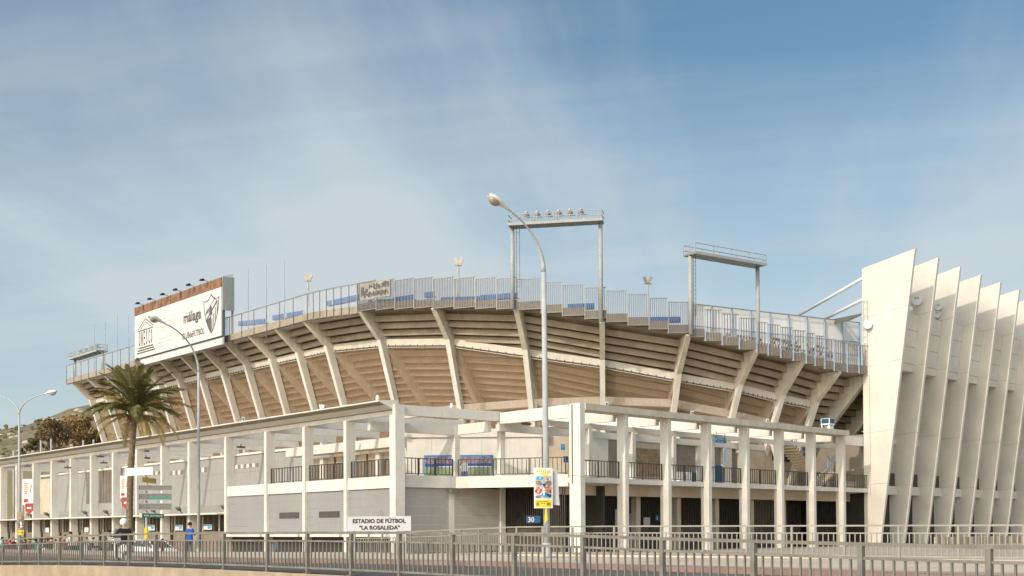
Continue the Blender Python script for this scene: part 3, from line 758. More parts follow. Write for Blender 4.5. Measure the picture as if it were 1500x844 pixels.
# upper back wall of the right wing
DW = -6.3
def tw(u, off=DW): return float(on_line(u, 660, RA + O_ * off, E_)[0])
def wz(u, v, off=DW): return float(on_line(u, v, RA + O_ * off, E_)[1])
BRICK = mat('weathered_brick', (0.36, 0.26, 0.16), 0.9, 0.25, 2.5, col2=(0.15, 0.10, 0.06), bump=0.3)
SHUT = mat('taupe_roller_shutter', (0.27, 0.23, 0.18), 0.7, 0.1, 1, streak=0.2)
def wp(u0, u1, m, off=(0.0, 0.2), z=(4.71, 7.79), name='wall_panel'): rbox(name, (tw(u0) + 0.004, tw(u1) - 0.004), (DW - off[1], DW - off[0]), z, m)
wp(846, 852, TANW); wp(852, 867, GLASSD, (0.3, 0.4), name='dark_doorway'); wp(867, 891, WHITE)
wp(891, 930, SHUT, (0.1, 0.2)); wp(930, 976, TANW, (0.12, 0.3)); wp(976, 990, WHITE)
tb0, tb1 = tw(931), tw(974); nbr = 8
for r_ in range(8):
    for c_ in range(nbr):
        bw = (tb1 - tb0) / nbr; x0 = tb0 + c_ * bw + (bw / 2 if r_ % 2 else 0)
        if x0 > tb1 - 0.1: continue
        rbox('brick', (x0, min(x0 + bw - 0.02, tb1)), (DW - 0.118, DW - 0.09 + random.uniform(0, 0.04)), (5.35 + r_ * 0.25, 5.35 + r_ * 0.25 + 0.235), BRICK)
for k in range(6): rbox('roller_shutter', (tw(990) + 0.01, tw(1021)), (DW - 0.25, DW - 0.18), (4.72 + k * 0.51, 4.72 + k * 0.51 + 0.50), SHUT)
wp(990, 1021, DARK, (0.26, 0.3)); wp(1021, 1041, WHITE); wp(1041, 1059, SHUT, (0.2, 0.3)); wp(1059, 1072, WHITE); wp(1072, 1082, BROWNG, (0.2, 0.3)); wp(1082, 1205, TANW)
rbox('wall_panel', (tw(1205), 30.6), (DW - 0.5, DW - 0.3), (4.71, 7.79), SHUT)
rbox('dark_window', (tw(1131), tw(1157)), (DW + 0.003, DW + 0.05), (wz(1140, 676), wz(1140, 655)), GLASSD)
rbox('dado', (tw(1042), tw(1059)), (DW - 0.1, DW - 0.05), (4.72, wz(1050, 682)), SIGNDB)
for u0, u1 in ((995, 1003), (1005.5, 1013), (1014, 1020)):
    rbox('cabinet', (tw(u0, DW + 0.8), tw(u1, DW + 0.8)), (DW + 0.4, DW + 0.8), (4.71, 5.75), WHITEM if u0 < 1010 else SIGNDB)
# return wall closing the gallery against the tower
rbox('end_beam', (26.26, 30.4), (-0.5, -0.15), (8.05, 8.75))
# stairs with pale blue handrails at the end bay
for k in range(12):
    rbox('stair_tread', (25.0 + k * 0.30, 25.33 + k * 0.30), (-4.8, -3.4), (8.3 - k * 0.20, 8.48 - k * 0.20), TANW)
for k in range(8):
    rbox('stair_tread', (27.0 + k * 0.3, 27.33 + k * 0.3), (-3.2, -2.0), (4.75 + k * 0.17, 4.9 + k * 0.17), TANW)
def rp(t, off, z): q_ = RA + E_ * t + O_ * off; return (q_[0], q_[1], z)
mb = MB()
for k in range(13): mb.tube([rp(25.0 + k * 0.29, -3.38, 8.5 - k * 0.195), rp(25.0 + k * 0.29, -3.38, 9.3 - k * 0.195)], 0.02, 5)
mb.tube([rp(25.0, -3.38, 9.3), rp(28.5, -3.38, 6.95)], 0.03, 5)
part('handrail', mb, RAILD, gal)
for (ta, za, tb, zb) in ((26.9, 5.75, 29.3, 7.1), (28.3, 6.6, 28.9, 7.5), (27.9, 7.3, 28.5, 6.8)):
    mb = MB(); mb.tube([rp(ta, -1.9, za - 0.9), rp(ta, -1.9, za), rp(tb, -1.9, zb), rp(tb, -1.9, zb - 0.9)], 0.035, 6); part('handrail', mb, BLUEP, gal)
# ---- ground floor gates of the right wing and of the corner opening
def gate_bay(t0, t1, off):
    g_ = MB(); g_.obox(RA, E_, O_, (t0, t1), (off - 0.03, off), -0.3, 1.75)
    go = part('gate', g_, GATE, gal)
    n = max(4, int((t1 - t0) / 0.20))
    b = MB()
    for k in range(n + 1):
        x = t0 + (t1 - t0) * k / n
        b.obox(RA, E_, O_, (x - 0.02, x + 0.02), (off - 0.02, off + 0.02), 1.76, 3.7)
    part('gate_bars', b, GATE, go, kind='stuff')
for k, t in enumerate([-3.9] + TR):
    t1 = ([-3.9] + TR + [30.4])[k + 1]
    gate_bay(t + 0.7, t1 + 0.15, -2.9 if k % 2 else -3.2)
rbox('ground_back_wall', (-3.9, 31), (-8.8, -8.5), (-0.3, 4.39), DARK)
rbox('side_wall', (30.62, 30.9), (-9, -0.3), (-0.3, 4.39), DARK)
rbox('side_wall', (30.62, 30.9), (-9, -0.3), (4.72, 9.0), SHUT)
for k in range(3):
    rbox('paper_notice', (3.2 + 1.45 * k, 3.9 + 1.45 * k), (-2.85, -2.83), (1.8, 2.9 - 0.25 * k), SIGNL)
# opening between post B and column C0
mb = MB(); mb.box((49.4, 55.5, -0.3), (49.5, 61.0, 1.7)); go = part('gate', mb, GATE, gal)
b = MB()
for k in range(28): b.box((49.4, 55.5 + k * 0.2, 1.71), (49.44, 55.54 + k * 0.2, 4.25))
part('gate_bars', b, GATE, go, kind='stuff')
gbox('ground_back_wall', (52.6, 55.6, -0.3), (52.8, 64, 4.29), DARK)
# drain pipe on the corner column
q0 = at_d(832.5, 596, 71.9)
# ---- balcony railings
bal = MB(); bal.box((-0.018, -0.018, 0), (0.018, 0.018, 0.9)); bal_me = bal.mesh('baluster', RAILD)
nbal = 0
def railing(p, q, z, step=0.24, h=1.05, posts=3):
    global nbal
    p = np.array(p[:2], float); q = np.array(q[:2], float); d = q - p; L = np.linalg.norm(d); d /= L; n = np.array([d[1], -d[0]])
    m_ = MB(); m_.obox(p, d, n, (0, L), (-0.03, 0.03), z + h - 0.05, z + h); m_.obox(p, d, n, (0, L), (-0.02, 0.02), z + 0.08, z + 0.12)
    for k in range(posts):
        x = 0.03 + (L - 0.06) * k / (posts - 1)
        m_.obox(p, d, n, (x - 0.035, x + 0.035), (-0.028, 0.028), z - 0.02, z + h - 0.051)
    ro = part('balcony_railing', m_, RAILD, gal)
    k = int(L / step)
    for i in range(1, k):
        c = p + d * (L * i / k)
        place('baluster', bal_me, (c[0], c[1], z + 0.12), ro, rz=math.atan2(d[1], d[0])); nbal += 1
railing((XL + 0.7, YA - 0.05), (45.2, YA - 0.05), 4.90, 0.27, 1.05, 4)
railing(S1 + d2 * 0.12 + nn2 * -0.06, S1 + d2 * (L2 - 0.15) + nn2 * -0.06, 4.89, 0.27, 1.05, 4)
for i in range(3):
    railing((XL + 0.35, LY[i] + (0.3 if i else 0.2)), (XL + 0.35, LY[i + 1] - BT - 0.02), 4.84, 0.36, 1.05, 4)
for k, t in enumerate([-3.9] + TR):
    t1 = ([-3.9] + TR + [30.45])[k + 1]
    railing(RA + E_ * (t + (0.36 if k else 0.05)) + O_ * 0.16, RA + E_ * (t1 - 0.03) + O_ * 0.16, 4.70, 0.26, 1.05, 3)

# ================================================================== MAIN STAND (row of leaning precast fins)
stand = thing('main_stand', (83.07, 58.0, 0), 'main stand with a row of tall leaning cream concrete fins', 'stadium stand')
F0 = np.array([83.07, 58.01]); FS = 3.88; FT = 0.27
def fx(z): return 1.28 + z * 0.1385          # outward reach of the front edge
JZ = [(-0.4, -0.4), (5.02, 5.10), (9.05, 9.22), (14.25, 14.60), (18.05, 18.66)]   # joints (back, front)
def fin_pt(k, t, z, side): 
    q_ = F0 + E_ * (FS * k + side) + O_ * t; return (q_[0], q_[1], z)
TIPD = [0, -0.1, -0.22, -0.32, -0.39, -0.5, -0.6, -0.7, -0.8, -0.9]
for k in range(10):
    back = 0.0 if k == 0 else (-1.0 if k == 1 else -3.0)
    fin = None
    for s in range(5):
        zb0, zf0 = JZ[s]
        if s < 4: zb1, zf1 = JZ[s + 1][0] - 0.018, JZ[s + 1][1] - 0.018
        else:
            zf1 = 22.9 + TIPD[k]; zb1 = 22.04 + TIPD[k] + back * 0.197
        slope = (zf0 - zb0) / fx(zf0); slope1 = (zf1 - zb1) / fx(zf1) if s < 4 else None
        pb0 = zb0 if k == 0 else zb0 + slope * back; pb1 = zb1 if (k == 0 or s == 4) else zb1 + slope1 * back
        mb = MB()
        mb.prism([fin_pt(k, back, pb0, 0), fin_pt(k, fx(zf0), zf0, 0), fin_pt(k, fx(zf1), zf1, 0), fin_pt(k, back, pb1, 0)], (*(E_ * FT), 0))
        if fin is None:
            fin = part('fin', mb, FINW, stand)
        else: part('fin_segment', mb, FINW, fin)
def sbox(name, k, t, z, m, a=(FT + 0.003, FS - 0.003), **kw):
    mb = MB(); mb.obox(F0 + E_ * (FS * k), E_, O_, a, t, z[0], z[1]); return part(name, mb, m, stand, **kw)
for k in range(9):
    # hanging panel box between the fins: four leaning panels
    zs = [13.99, 14.6, 15.9, 17.2, 18.45]
    for i in range(4):
        z0, z1 = zs[i], zs[i + 1] - 0.03
        mb = MB()
        ft = lambda z: fx(z) - 0.95
        pts = [fin_pt(k, ft(z0) - 0.8, z0, FT + .004), fin_pt(k, ft(z0), z0, FT + .004), fin_pt(k, ft(z1), z1, FT + .004), fin_pt(k, ft(z1) - 0.8, z1, FT + .004)]
        mb.prism(pts, (*(E_ * (FS - FT - 0.008)), 0)); part('facade_panel', mb, FINW, stand)
    bk = 0.05 if k == 0 else (-0.9 if k == 1 else -2.6)
    sbox('back_panel', k, (bk - 0.04, bk), (8.8, 18.59), TANW)
    sbox('soffit', k, (bk + 0.01, 1.3), (13.7, 13.95), TANW)
    sbox('roof_slab', k, (bk - 0.04, 2.4), (18.6, 18.9), FINW)
    sbox('slab_box', k, (0.0, 0.75), (4.27, 4.96), FINW)
    if k > 0: sbox('floor', k, (-2.9, -0.21), (4.30, 4.90), TANW)
    sbox('window', k, (0.10, 0.14), (4.97, 8.0), BROWNG)
    sbox('dark_window', k, (0.50, 0.585), (4.97, 6.0), GLASSD)
    sbox('beam', k, (0.06, 0.72), (8.34, 8.77), FINW)
    sbox('door', k, (0.02, 0.10), (-0.3, 4.0), DARK)
    sbox('head_panel', k, (0.03, 0.12), (4.01, 4.26), DARK)
# drain pipe and cable on the first fin
mb = MB(); mb.tube([fin_pt(0, 0.55, 4.3, -0.07), fin_pt(0, 0.55, 13.6, -0.07)], 0.05, 6); mb.tube([fin_pt(0, 0.05, 13.6, -0.05), fin_pt(0, 0.55, 13.6, -0.07)], 0.04, 6)
part('drain_pipe', mb, FINW, stand)
mb = MB()
for k in range(9): mb.tube([fin_pt(0, 0.12, 15.0 + k * 0.55, -0.03), fin_pt(0, 0.45, 15.0 + k * 0.55, -0.10)], 0.02, 5)
mb.tube([fin_pt(0, 0.45, 14.5, -0.10), fin_pt(0, 0.45, 19.6, -0.10)], 0.025, 5); mb.tube([fin_pt(0, 0.12, 14.5, -0.10), fin_pt(0, 0.12, 19.6, -0.10)], 0.025, 5)
part('ladder', mb, FINW, stand)
# stays and the roof edge behind the first fin
a0 = at_d(1263.4, 408, 97.7); a1 = at_d(1164, 465.5, 118); b0 = at_d(1263.6, 439, 97.6); b1 = at_d(1208, 467.5, 112)
for p, q in ((a0, a1), (b0, b1)):
    mb = MB(); mb.tube([p, q], 0.13, 10); part('roof_stay', mb, WHITEM, stand, smooth=True)
mb = MB()
p = [at_d(1212, 469.5, 112), at_d(1262, 459, 99.5), at_d(1262, 462, 99.5), at_d(1212, 472, 112)]
mb.prism(p, (1.5, 2.2, 0.0)); part('roof_edge', mb, PIPE, stand)
# white fabric screen behind the rim
scr = thing('fabric_screen', at_d(1137, 520, 106), 'long white fabric screen on blue posts behind the stepped rim fence', 'screen')
sa = at_d(1013, 446, 99.5); sb = at_d(1258, 473.5, 109.5)
mb = MB(); mb.prism([(sa[0], sa[1], 16.0), (sb[0], sb[1], 14.9), (sb[0], sb[1], sb[2]), (sa[0], sa[1], sa[2])], (0.02, 0.02, 0)); part('fabric', mb, SCREEN, scr)
for k in range(10):
    t = k / 9; p = sa * (1 - t) + sb * t
    mb = MB(); mb.beam((p[0] - 0.1, p[1] - 0.12, 15.0 - 0.5 * t), (p[0] - 0.1, p[1] - 0.12, p[2]), 0.10, 0.10); part('post', mb, BLUEP, scr)
for (f_, m_) in ((0.0, GALVD), (1.75, BLUEP), (2.9, BLUEP)):
    mb = MB(); mb.beam((sa[0] - 0.15, sa[1] - 0.2, sa[2] - f_), (sb[0] - 0.15, sb[1] - 0.2, sb[2] - f_), 0.06, 0.08); part('rail', mb, m_, scr)
# rows of worn seats seen through the fence, right
BROK = mat('worn_brown_seats', (0.24, 0.17, 0.11), 0.8, 0.2, 3, col2=(0.06, 0.05, 0.07))
wb = MB(); wb.box((-0.2, -0.04, 0), (0.2, 0.04, 0.42)); wb.box((-0.2, 0.04, 0), (0.2, 0.35, 0.05)); worn_me = wb.mesh('worn_seat', BROK)
wbw = wb.mesh('worn_seat', PARA)
for r_ in range(4):
    for k in range(40):
        u = 1058 + k * 4.1 + r_ * 1.5; v = 476.5 + r_ * 5.2 + (u - 1060) * 0.175
        if random.random() < 0.22 or u > 1222: continue
        p = at_d(u, v, 99.5 + 1.2 * (3 - r_) + (u - 1060) * 0.03)
        o = place('worn_seat', worn_me if random.random() < 0.62 else wbw, (p[0], p[1], p[2] - 0.2), bowl, rz=-0.3 + random.uniform(-0.1, 0.1)); o.scale = (0.42, 0.6, 0.5)

# drum antennas on the fins
def rotm(d):
    d = np.array(d, float); d /= np.linalg.norm(d); s = np.cross(d, (0, 0, 1.0)); s /= np.linalg.norm(s); u = np.cross(s, d); return s, d, u
def drum(pos, facing, r, label, letter=False):
    s, d, u = rotm(facing); pos = np.array(pos, float)
    t = thing('drum_antenna', pos, label, 'antenna')
    mb = MB(); mb.tube([pos - d * 0.28, pos - d * 0.02, pos + d * 0.06], [r * 0.8, r, r * 0.96], 20); part('drum', mb, GREYM, t)
    mb = MB(); mb.tube([pos + d * 0.061, pos + d * 0.075], [r * 0.93, r * 0.9], 20); fo = part('radome', mb, GREYM if letter else WHITEM, t)
    if letter:
        mb = MB(); text(mb, 'M', pos + d * 0.08 - s * (-r * 0.3) + u * r * 0.1, -s if False else s * -1, u, r * 0.6, r * 0.5); 
        part('letter', mb, SIGNDB, t)
    mb = MB(); mb.beam(pos - d * 0.26, pos - d * 0.9 - u * 0.1, 0.12, 0.12); part('bracket', mb, GALVD, t)
to_cam = lambda p: np.array([-p[0], -p[1], 0.0])
for (u, v, k, t_, z_, r_, lab, lt) in ((1343, 440, 1, 2.63, 19.7, 0.42, 'grey drum antenna with a dark letter on the second fin', True), (1374.5, 449.5, 2, 2.6, 19.45, 0.3, 'upper small grey drum antenna on the third fin', True), (1372.5, 461, 2, 2.3, 18.95, 0.3, 'lower small grey drum antenna on the third fin', True), (1334, 452, 1, 2.2, 19.1, 0.2, 'tiny pale drum antenna below the lettered one on the second fin', False)):
    q_ = F0 + E_ * (FS * k - 0.5) + O_ * t_
    p = at_d(u, v, float(np.dot(np.array([q_[0], q_[1], z_]) - EYE, CF)))
    drum(p, to_cam(p), r_, lab, lt)
q_ = F0 + E_ * (-0.35) + O_ * 0.65
p = np.array([q_[0], q_[1], 17.5])
drum(p, (-0.75, -0.6, 0), 0.34, 'white drum antenna beside the parapet on the first fin')

# ================================================================== BILLBOARD
bb = thing('billboard', (52, 116, 19), 'big white stadium billboard with temple emblem and football crest under rusty panels', 'billboard')
BX = 51.9; BY0, BY1 = 106.1, 126.3
for k in range(4):
    y0 = BY0 + (BY1 - BY0) * k / 4; y1 = BY0 + (BY1 - BY0) * (k + 1) / 4
    mb = MB(); mb.box((BX, y0 + (0.012 if k else 0), 19.80), (BX + 0.12, y1, 24.36)); part('board_panel', mb, SIGNW, bb)
for k in range(9):
    y0 = BY0 + (BY1 - BY0) * k / 9; y1 = BY0 + (BY1 - BY0) * (k + 1) / 9
    mb = MB(); mb.box((BX + 0.02, y0 + 0.02, 24.42), (BX + 0.10, y1 - 0.02, 25.25)); part('rust_panel', mb, RUST, bb)
    mb = MB(); mb.box((BX - 0.02, y1 - 0.05, 24.40), (BX + 0.10, y1 + 0.016, 25.27)); part('batten', mb, RUST, bb)
mb = MB(); mb.box((BX - 0.04, BY0, 24.365), (BX + 0.10, BY1, 24.41)); part('trim', mb, RUST, bb)
mb = MB(); mb.box((BX - 0.05, BY0, 19.70), (BX + 0.2, BY1, 19.79)); part('trim', mb, INK, bb)
mb = MB(); mb.box((BX + 0.1, BY0, 19.02), (BX + 0.3, BY1, 19.69)); part('apron', mb, SIGNW, bb)
mb = MB(); mb.box((BX + 0.125, BY0 - 0.02, 22.2), (BX + 1.32, BY0 + 0.05, 25.36))
for k in range(9):
    x = BX + 0.14 + 0.13 * k; mb.box((x, BY0 - 0.07, 22.2), (x + 0.06, BY0 - 0.021, 25.34))
part('corrugated_side', mb, CORR, bb)
mb = MB(); mb.prism([(BX + 0.12, BY0 + 0.1, 25.36), (BX + 1.3, BY0 + 0.1, 25.36), (BX + 1.3, BY0 + 0.1, 25.75)], (0, 0.06, 0)); part('gable', mb, SIGNW, bb)
mb = MB(); mb.box((BX + 0.3, BY0 + 0.2, 19.1), (BX + 0.45, BY0 + 0.35, 25.2)); mb.box((BX + 0.3, BY1 - 0.35, 19.1), (BX + 0.45, BY1 - 0.2, 25.2)); mb.box((BX + 0.14, BY0 + 0.2, 24.9), (BX + 1.3, BY1 - 0.2, 25.2)); mb.box((BX + 1.15, BY0 + 0.1, 19.1), (BX + 1.3, BY0 + 0.25, 25.1))
part('frame', mb, GALVD, bb)
mb = MB(); mb.box((BX + 0.5, BY0 + 0.3, 19.2), (BX + 0.55, BY1 - 0.3, 24.9)); part('back_sheet', mb, SIGNDB, bb)
bo = np.array([BX - 0.008, BY1, 19.80]); bx_ = np.array([0, -1.0, 0])     # reading runs towards the camera end
def bq(mb, a, b, c, d, mi=0): quad(mb, bo, bx_, ZV, a, b, c, d, mi)
pr = MB()      # temple emblem
for k, (x0, x1) in enumerate(((0.95, 4.75), (0.8, 5.0), (0.62, 5.25))):
    bq(pr, x0, x1, 0.93 - k * 0.25, 1.08 - k * 0.25)
bq(pr, 0.95, 4.75, 2.75, 2.87)
def seg(mb, p, q, wd, mi=0):
    p = np.array(p, float); q = np.array(q, float); d = q - p; d /= np.linalg.norm(d); n = np.array([-d[1], d[0]]) * wd / 2
    pts = [p + n, p - n, q - n, q + n]
    mb.add([bo + bx_ * a + ZV * b for a, b in pts], [(0, 1, 2, 3)], mi)
seg(pr, (0.9, 3.0), (2.85, 3.95), 0.12); seg(pr, (2.85, 3.95), (4.8, 3.0), 0.12); seg(pr, (1.5, 2.95), (2.85, 3.62), 0.09); seg(pr, (2.85, 3.62), (4.2, 2.95), 0.09)
for k, ch in enumerate('UNESCO'):
    text(pr, ch, bo + bx_ * (1.12 + k * 0.61) + ZV * 1.2 - np.array([0.002, 0, 0]), bx_, ZV, 0.30, 1.45, bold=0.045)
for k in range(26): bq(pr, 5.52, 5.57, 0.4 + k * 0.14, 0.46 + k * 0.14)
part('temple_emblem', pr, INKM, bb)
pr = MB()
for k, ln in enumerate(('Organización', 'de las Naciones Unidas para', 'la Educación, la Ciencia', 'y la Cultura')):
    text(pr, ln, bo + bx_ * 5.9 + ZV * (3.2 - k * 0.40), bx_, ZV, 0.155 * len(ln), 0.25)
for k, ln in enumerate(('En cooperación con el Centro', 'Málaga para la educación', 'y el deporte')):
    text(pr, ln, bo + bx_ * 5.9 + ZV * (1.25 - k * 0.40), bx_, ZV, 0.155 * len(ln), 0.25)
part('small_print', pr, INKG, bb)
pr = MB(); text(pr, 'málaga', bo + bx_ * 12.05 + ZV * 1.85, bx_, ZV, 3.85, 1.3, bold=0.09); part('lettering', pr, INKM, bb)
pr = MB(); text(pr, 'CLUBdeFÚTBOL', bo + bx_ * 11.7 + ZV * 0.62, bx_, ZV, 4.95, 0.72, bold=0.035); part('lettering', pr, INKM, bb)
# crest: shield outline, stripes, diagonal band, tower
def shield(cx, cy, wd, ht, n=26):
    pts = []
    tops = [(-1, 0.88), (-0.62, 0.84), (-0.28, 0.90), (0, 1.0), (0.28, 0.90), (0.62, 0.84), (1, 0.88)]
    pts += [(cx + a * wd / 2, cy + b * ht) for a, b in tops]
    for k in range(1, n):
        t = k / n; y = 0.88 * (1 - t); x = math.cos(t * PI / 2) ** 0.75
        if t < 1: pts.append((cx + x * wd / 2, cy + y * ht))
    pts.append((cx, cy))
    for k in range(n - 1, 0, -1):
        t = k / n; y = 0.88 * (1 - t); x = math.cos(t * PI / 2) ** 0.75
        pts.append((cx - x * wd / 2, cy + y * ht))
    return pts
def poly_on_board(mb, pts, lift, mi):
    b = len(mb.v); o = bo - np.array([lift, 0, 0])
    mb.v += [tuple(o + bx_ * a + ZV * c) for a, c in pts]; mb.f.append(tuple(range(b, b + len(pts)))); mb.m.append(mi)
cr = MB(); scx, scy, sw, sh = 18.15, 0.42, 3.35, 3.8
poly_on_board(cr, shield(scx, scy, sw, sh), 0.0, 0)
poly_on_board(cr, shield(scx, scy + 0.20, sw - 0.36, sh - 0.38), 0.004, 1)
def half_w(y):                                   # half width of the inner shield at height y
    t = 1 - (y - (scy + 0.13)) / (0.88 * (sh - 0.26)); t = min(max(t, 0), 1)
    return max(0.0, math.cos(t * PI / 2) ** 0.75) * (sw - 0.24) / 2
ytop = scy + 0.13 + 0.84 * (sh - 0.26)
for k in range(4):                               # stripes on the right half
    x0 = scx + 0.08 + k * 0.36; x1 = x0 + 0.17
    pl = [(x0, ytop - 1.75 + k * 0.48), (x1, ytop - 1.6 + k * 0.48)]
    low = []
    for x in (x1, x0):
        y = ytop
        while y > scy + 0.15 and half_w(y) > x - scx: y -= 0.02
        low.append((x, y))
    if pl[1][1] > low[0][1]: poly_on_board(cr, [(x0, min(pl[0][1], ytop)), (x1, min(pl[1][1], ytop)), low[0], low[1]][::-1], 0.008, 2)
pts = []                                         # dark lower-left field
for y in np.linspace(scy + 0.14, scy + 1.35, 9): pts.append((scx - half_w(y) + 0.02, y))
pts += [(scx + 0.02, scy + 1.75), (scx + 0.02, scy + 0.16)]
poly_on_board(cr, pts[::-1], 0.006, 0)
def band(a, b, c, d, lift, mi): poly_on_board(cr, [a, b, c, d], lift, mi)
band((scx - 1.22, scy + 1.38), (scx - 1.12, scy + 1.22), (scx + 1.38, ytop - 0.20), (scx + 1.25, ytop + 0.0), 0.010, 0)
band((scx - 1.32, scy + 1.95), (scx - 1.26, scy + 1.80), (scx + 0.75, ytop + 0.14), (scx + 0.62, ytop + 0.16), 0.010, 0)
for k in range(9):                               # small lettering blocks and a tower on the band
    a = scx - 1.15 + k * 0.12; quad(cr, bo - np.array([0.012, 0, 0]), bx_, ZV, a, a + 0.07, scy + 1.95 + 0.05 * (k % 3), scy + 2.25 + 0.09 * ((k * 5) % 4), 0)
for (a, b, c, d) in ((-0.35, 0.25, 1.75, 2.25), (-0.22, 0.12, 2.25, 2.62), (-0.42, -0.28, 2.25, 2.4), (0.18, 0.32, 2.25, 2.4)):
    quad(cr, bo - np.array([0.013, 0, 0]), bx_, ZV, scx + a, scx + b, scy + c, scy + d, 0)
part('crest', cr, [INKM, SIGNW, INKM], bb)
labs_b = ['black floodlight at the far end of the rusty board', 'second black floodlight from the far end of the rusty board', 'third black floodlight from the far end of the rusty board', 'fourth black floodlight from the far end of the rusty board', 'second black floodlight from the corrugated end of the board', 'black floodlight nearest the corrugated end of the board']
for k, u in enumerate((201.6, 219, 238, 256.6, 276, 296)):
    y = float(on_x(u, 430, BX - 0.6)[1])
    t = thing('billboard_lamp', (BX, y, 25.3), labs_b[k], 'floodlight', 'floodlights on the billboard')
    mb = MB(); mb.beam((BX + 0.1, y, 25.24), (BX - 0.5, y, 25.36), 0.05, 0.05); part('arm', mb, GALVD, t)
    mb = MB(); mb.prism([(BX - 0.42, y - 0.22, 25.29), (BX - 0.80, y - 0.22, 25.25), (BX - 0.74, y - 0.22, 25.43), (BX - 0.5, y - 0.22, 25.47)], (0, 0.44, 0)); part('lamp_head', mb, DARKSTUFF, t)

# ================================================================== FLOODLIGHT GANTRIES ON THE RIM
def gantry(p, q, zbases, zdeck, lamps, label, ladder=True):
    zbase = zbases[0]
    p = np.array(p[:2]); q = np.array(q[:2]); d = q - p; L = np.linalg.norm(d); d /= L; n = np.array([d[1], -d[0]])
    if np.dot(n, p) > 0: n = -n
    t = thing('floodlight_gantry', (*p, zbase), label, 'gantry', 'floodlight gantries on the rim')
    for c, zb_ in zip((p, q), zbases):
        mb = MB(); mb.tube([(*c, zb_), (*c, zdeck)], [0.17, 0.155], 12); part('mast', mb, MASTM, t, smooth=True)
    dk = MB(); dk.obox(p, d, n, (-0.2, L + 0.2), (-0.55, 0.75), zdeck, zdeck + 0.16)
    part('deck', dk, GALVD, t)
    dk = MB(); dk.obox(p, d, n, (-0.22, L + 0.22), (0.751, 0.79), zdeck - 0.02, zdeck + 0.18); part('kickboard', dk, MASTM, t)
    for (b, nm) in ((0.72, 'handrail'), (-0.52, 'handrail')):
        mb = MB()
        for z in (0.42, 0.80):
            c0 = p + d * -0.18 + n * b; c1 = p + d * (L + 0.18) + n * b; mb.beam((*c0, zdeck + z), (*c1, zdeck + z), 0.05, 0.05)
        for k in range(5):
            c = p + d * (-0.18 + (L + 0.36) * k / 4) + n * b; mb.beam((*c, zdeck + 0.16), (*c, zdeck + 0.80), 0.045, 0.045)
        part(nm, mb, MASTM, t)
    mb = MB()
    for a in (-0.18, L + 0.18):
        for z in (0.42, 0.80):
            mb.beam((*(p + d * a + n * 0.72), zdeck + z), (*(p + d * a - n * 0.52), zdeck + z), 0.045, 0.045)
    part('handrail', mb, MASTM, t)
    if ladder:
        mb = MB(); c = p + d * 0.42
        for s in (-0.12, 0.12): mb.beam((*(c + d * s), zdeck - 4.4), (*(c + d * s), zdeck), 0.035, 0.035)
        for k in range(15): mb.beam((*(c - d * 0.12), zdeck - 4.3 + k * 0.3), (*(c + d * 0.12), zdeck - 4.3 + k * 0.3), 0.03, 0.03)
        part('ladder', mb, GALVD, t)
    for k in range(lamps):
        a = L * (0.16 + 0.62 * k / max(1, lamps - 1)); c = p + d * a + n * 0.0
        lo = MB(); lo.tube([(*(c - n * 0.30), zdeck + 0.85), (*(c - n * 0.05), zdeck + 0.98), (*(c + n * 0.18), zdeck + 1.08)], [0.22, 0.195, 0.08], 12)
        lo.beam((*c, zdeck + 0.16), (*c, zdeck + 0.8), 0.05, 0.05); lo.beam((*(c - d * 0.26), zdeck + 0.72), (*(c + d * 0.26), zdeck + 0.72), 0.05, 0.05)
        part('floodlight', lo, GALV, t, smooth=False)
    return t
def rim_xy(u, ex=0.35):
    q_ = on_rim(u, 440, ex); return q_
p1, p2 = rim_xy(751), rim_xy(880.2)
dm = lambda p, u, v: float(1.6 + ray(u, v)[2] * np.dot(np.array([p[0], p[1], 1.6]) - EYE, CF) / 1.0)
def z_of(p, u, v):
    r_ = ray(u, v); k = np.hypot(p[0], p[1]) / np.hypot(r_[0], r_[1]); return float(1.6 + k * r_[2])
gantry(p1, p2, (18.1, 16.9), z_of(p1, 751, 333.5), 6, 'tall floodlight gantry with six round lamps behind the street lamp')
p3, p4 = rim_xy(1011.5), at_d(1110, 440, 95.6)
gantry(p3, p4, (15.9, 14.6), z_of(p3, 1011, 374.5), 0, 'lower empty floodlight gantry with railed deck nearer the fins')
pa, pb = on_x(110, 520, 53.9), on_x(150, 528, 53.9)
gantry(pa, pb, (19.5, 19.5), z_of(pa, 108, 527.5), 4, 'distant floodlight gantry showing over the far left rim', ladder=False)
# V-shaped little floodlights on thin posts
for (u, v, vb, dd, lab) in ((451.5, 412, 432, 108, 'small twin loudspeaker post nearest the billboard'), (671.5, 389, 443, 97, 'small twin loudspeaker post left of the tall gantry'), (949, 416, 467, 95.5, 'small twin loudspeaker post between the two gantries')):
    p = at_d(u, v, dd); zb = at_d(u, vb, dd)[2] - 1.0
    t = thing('speaker_post', (p[0], p[1], zb), lab, 'speaker post', 'twin speaker posts on the rim')
    mb = MB(); mb.tube([(p[0], p[1], zb), (p[0], p[1], p[2])], 0.07, 6); part('post', mb, GALV, t)
    for sgn in (-1, 1):
        c = p + CR * (0.15 * sgn) + np.array([0, 0, 0.25]); mb = MB()
        mb.beam(c - CR * 0.10 * sgn - ZV * 0.22, c + CR * 0.14 * sgn + ZV * 0.28, 0.20, 0.22); part('horn', mb, PARA if u > 900 else TANW, t)
    mb = MB(); mb.beam(p - CR * 0.3, p + CR * 0.3, 0.06, 0.06); part('bracket', mb, GALVD, t)
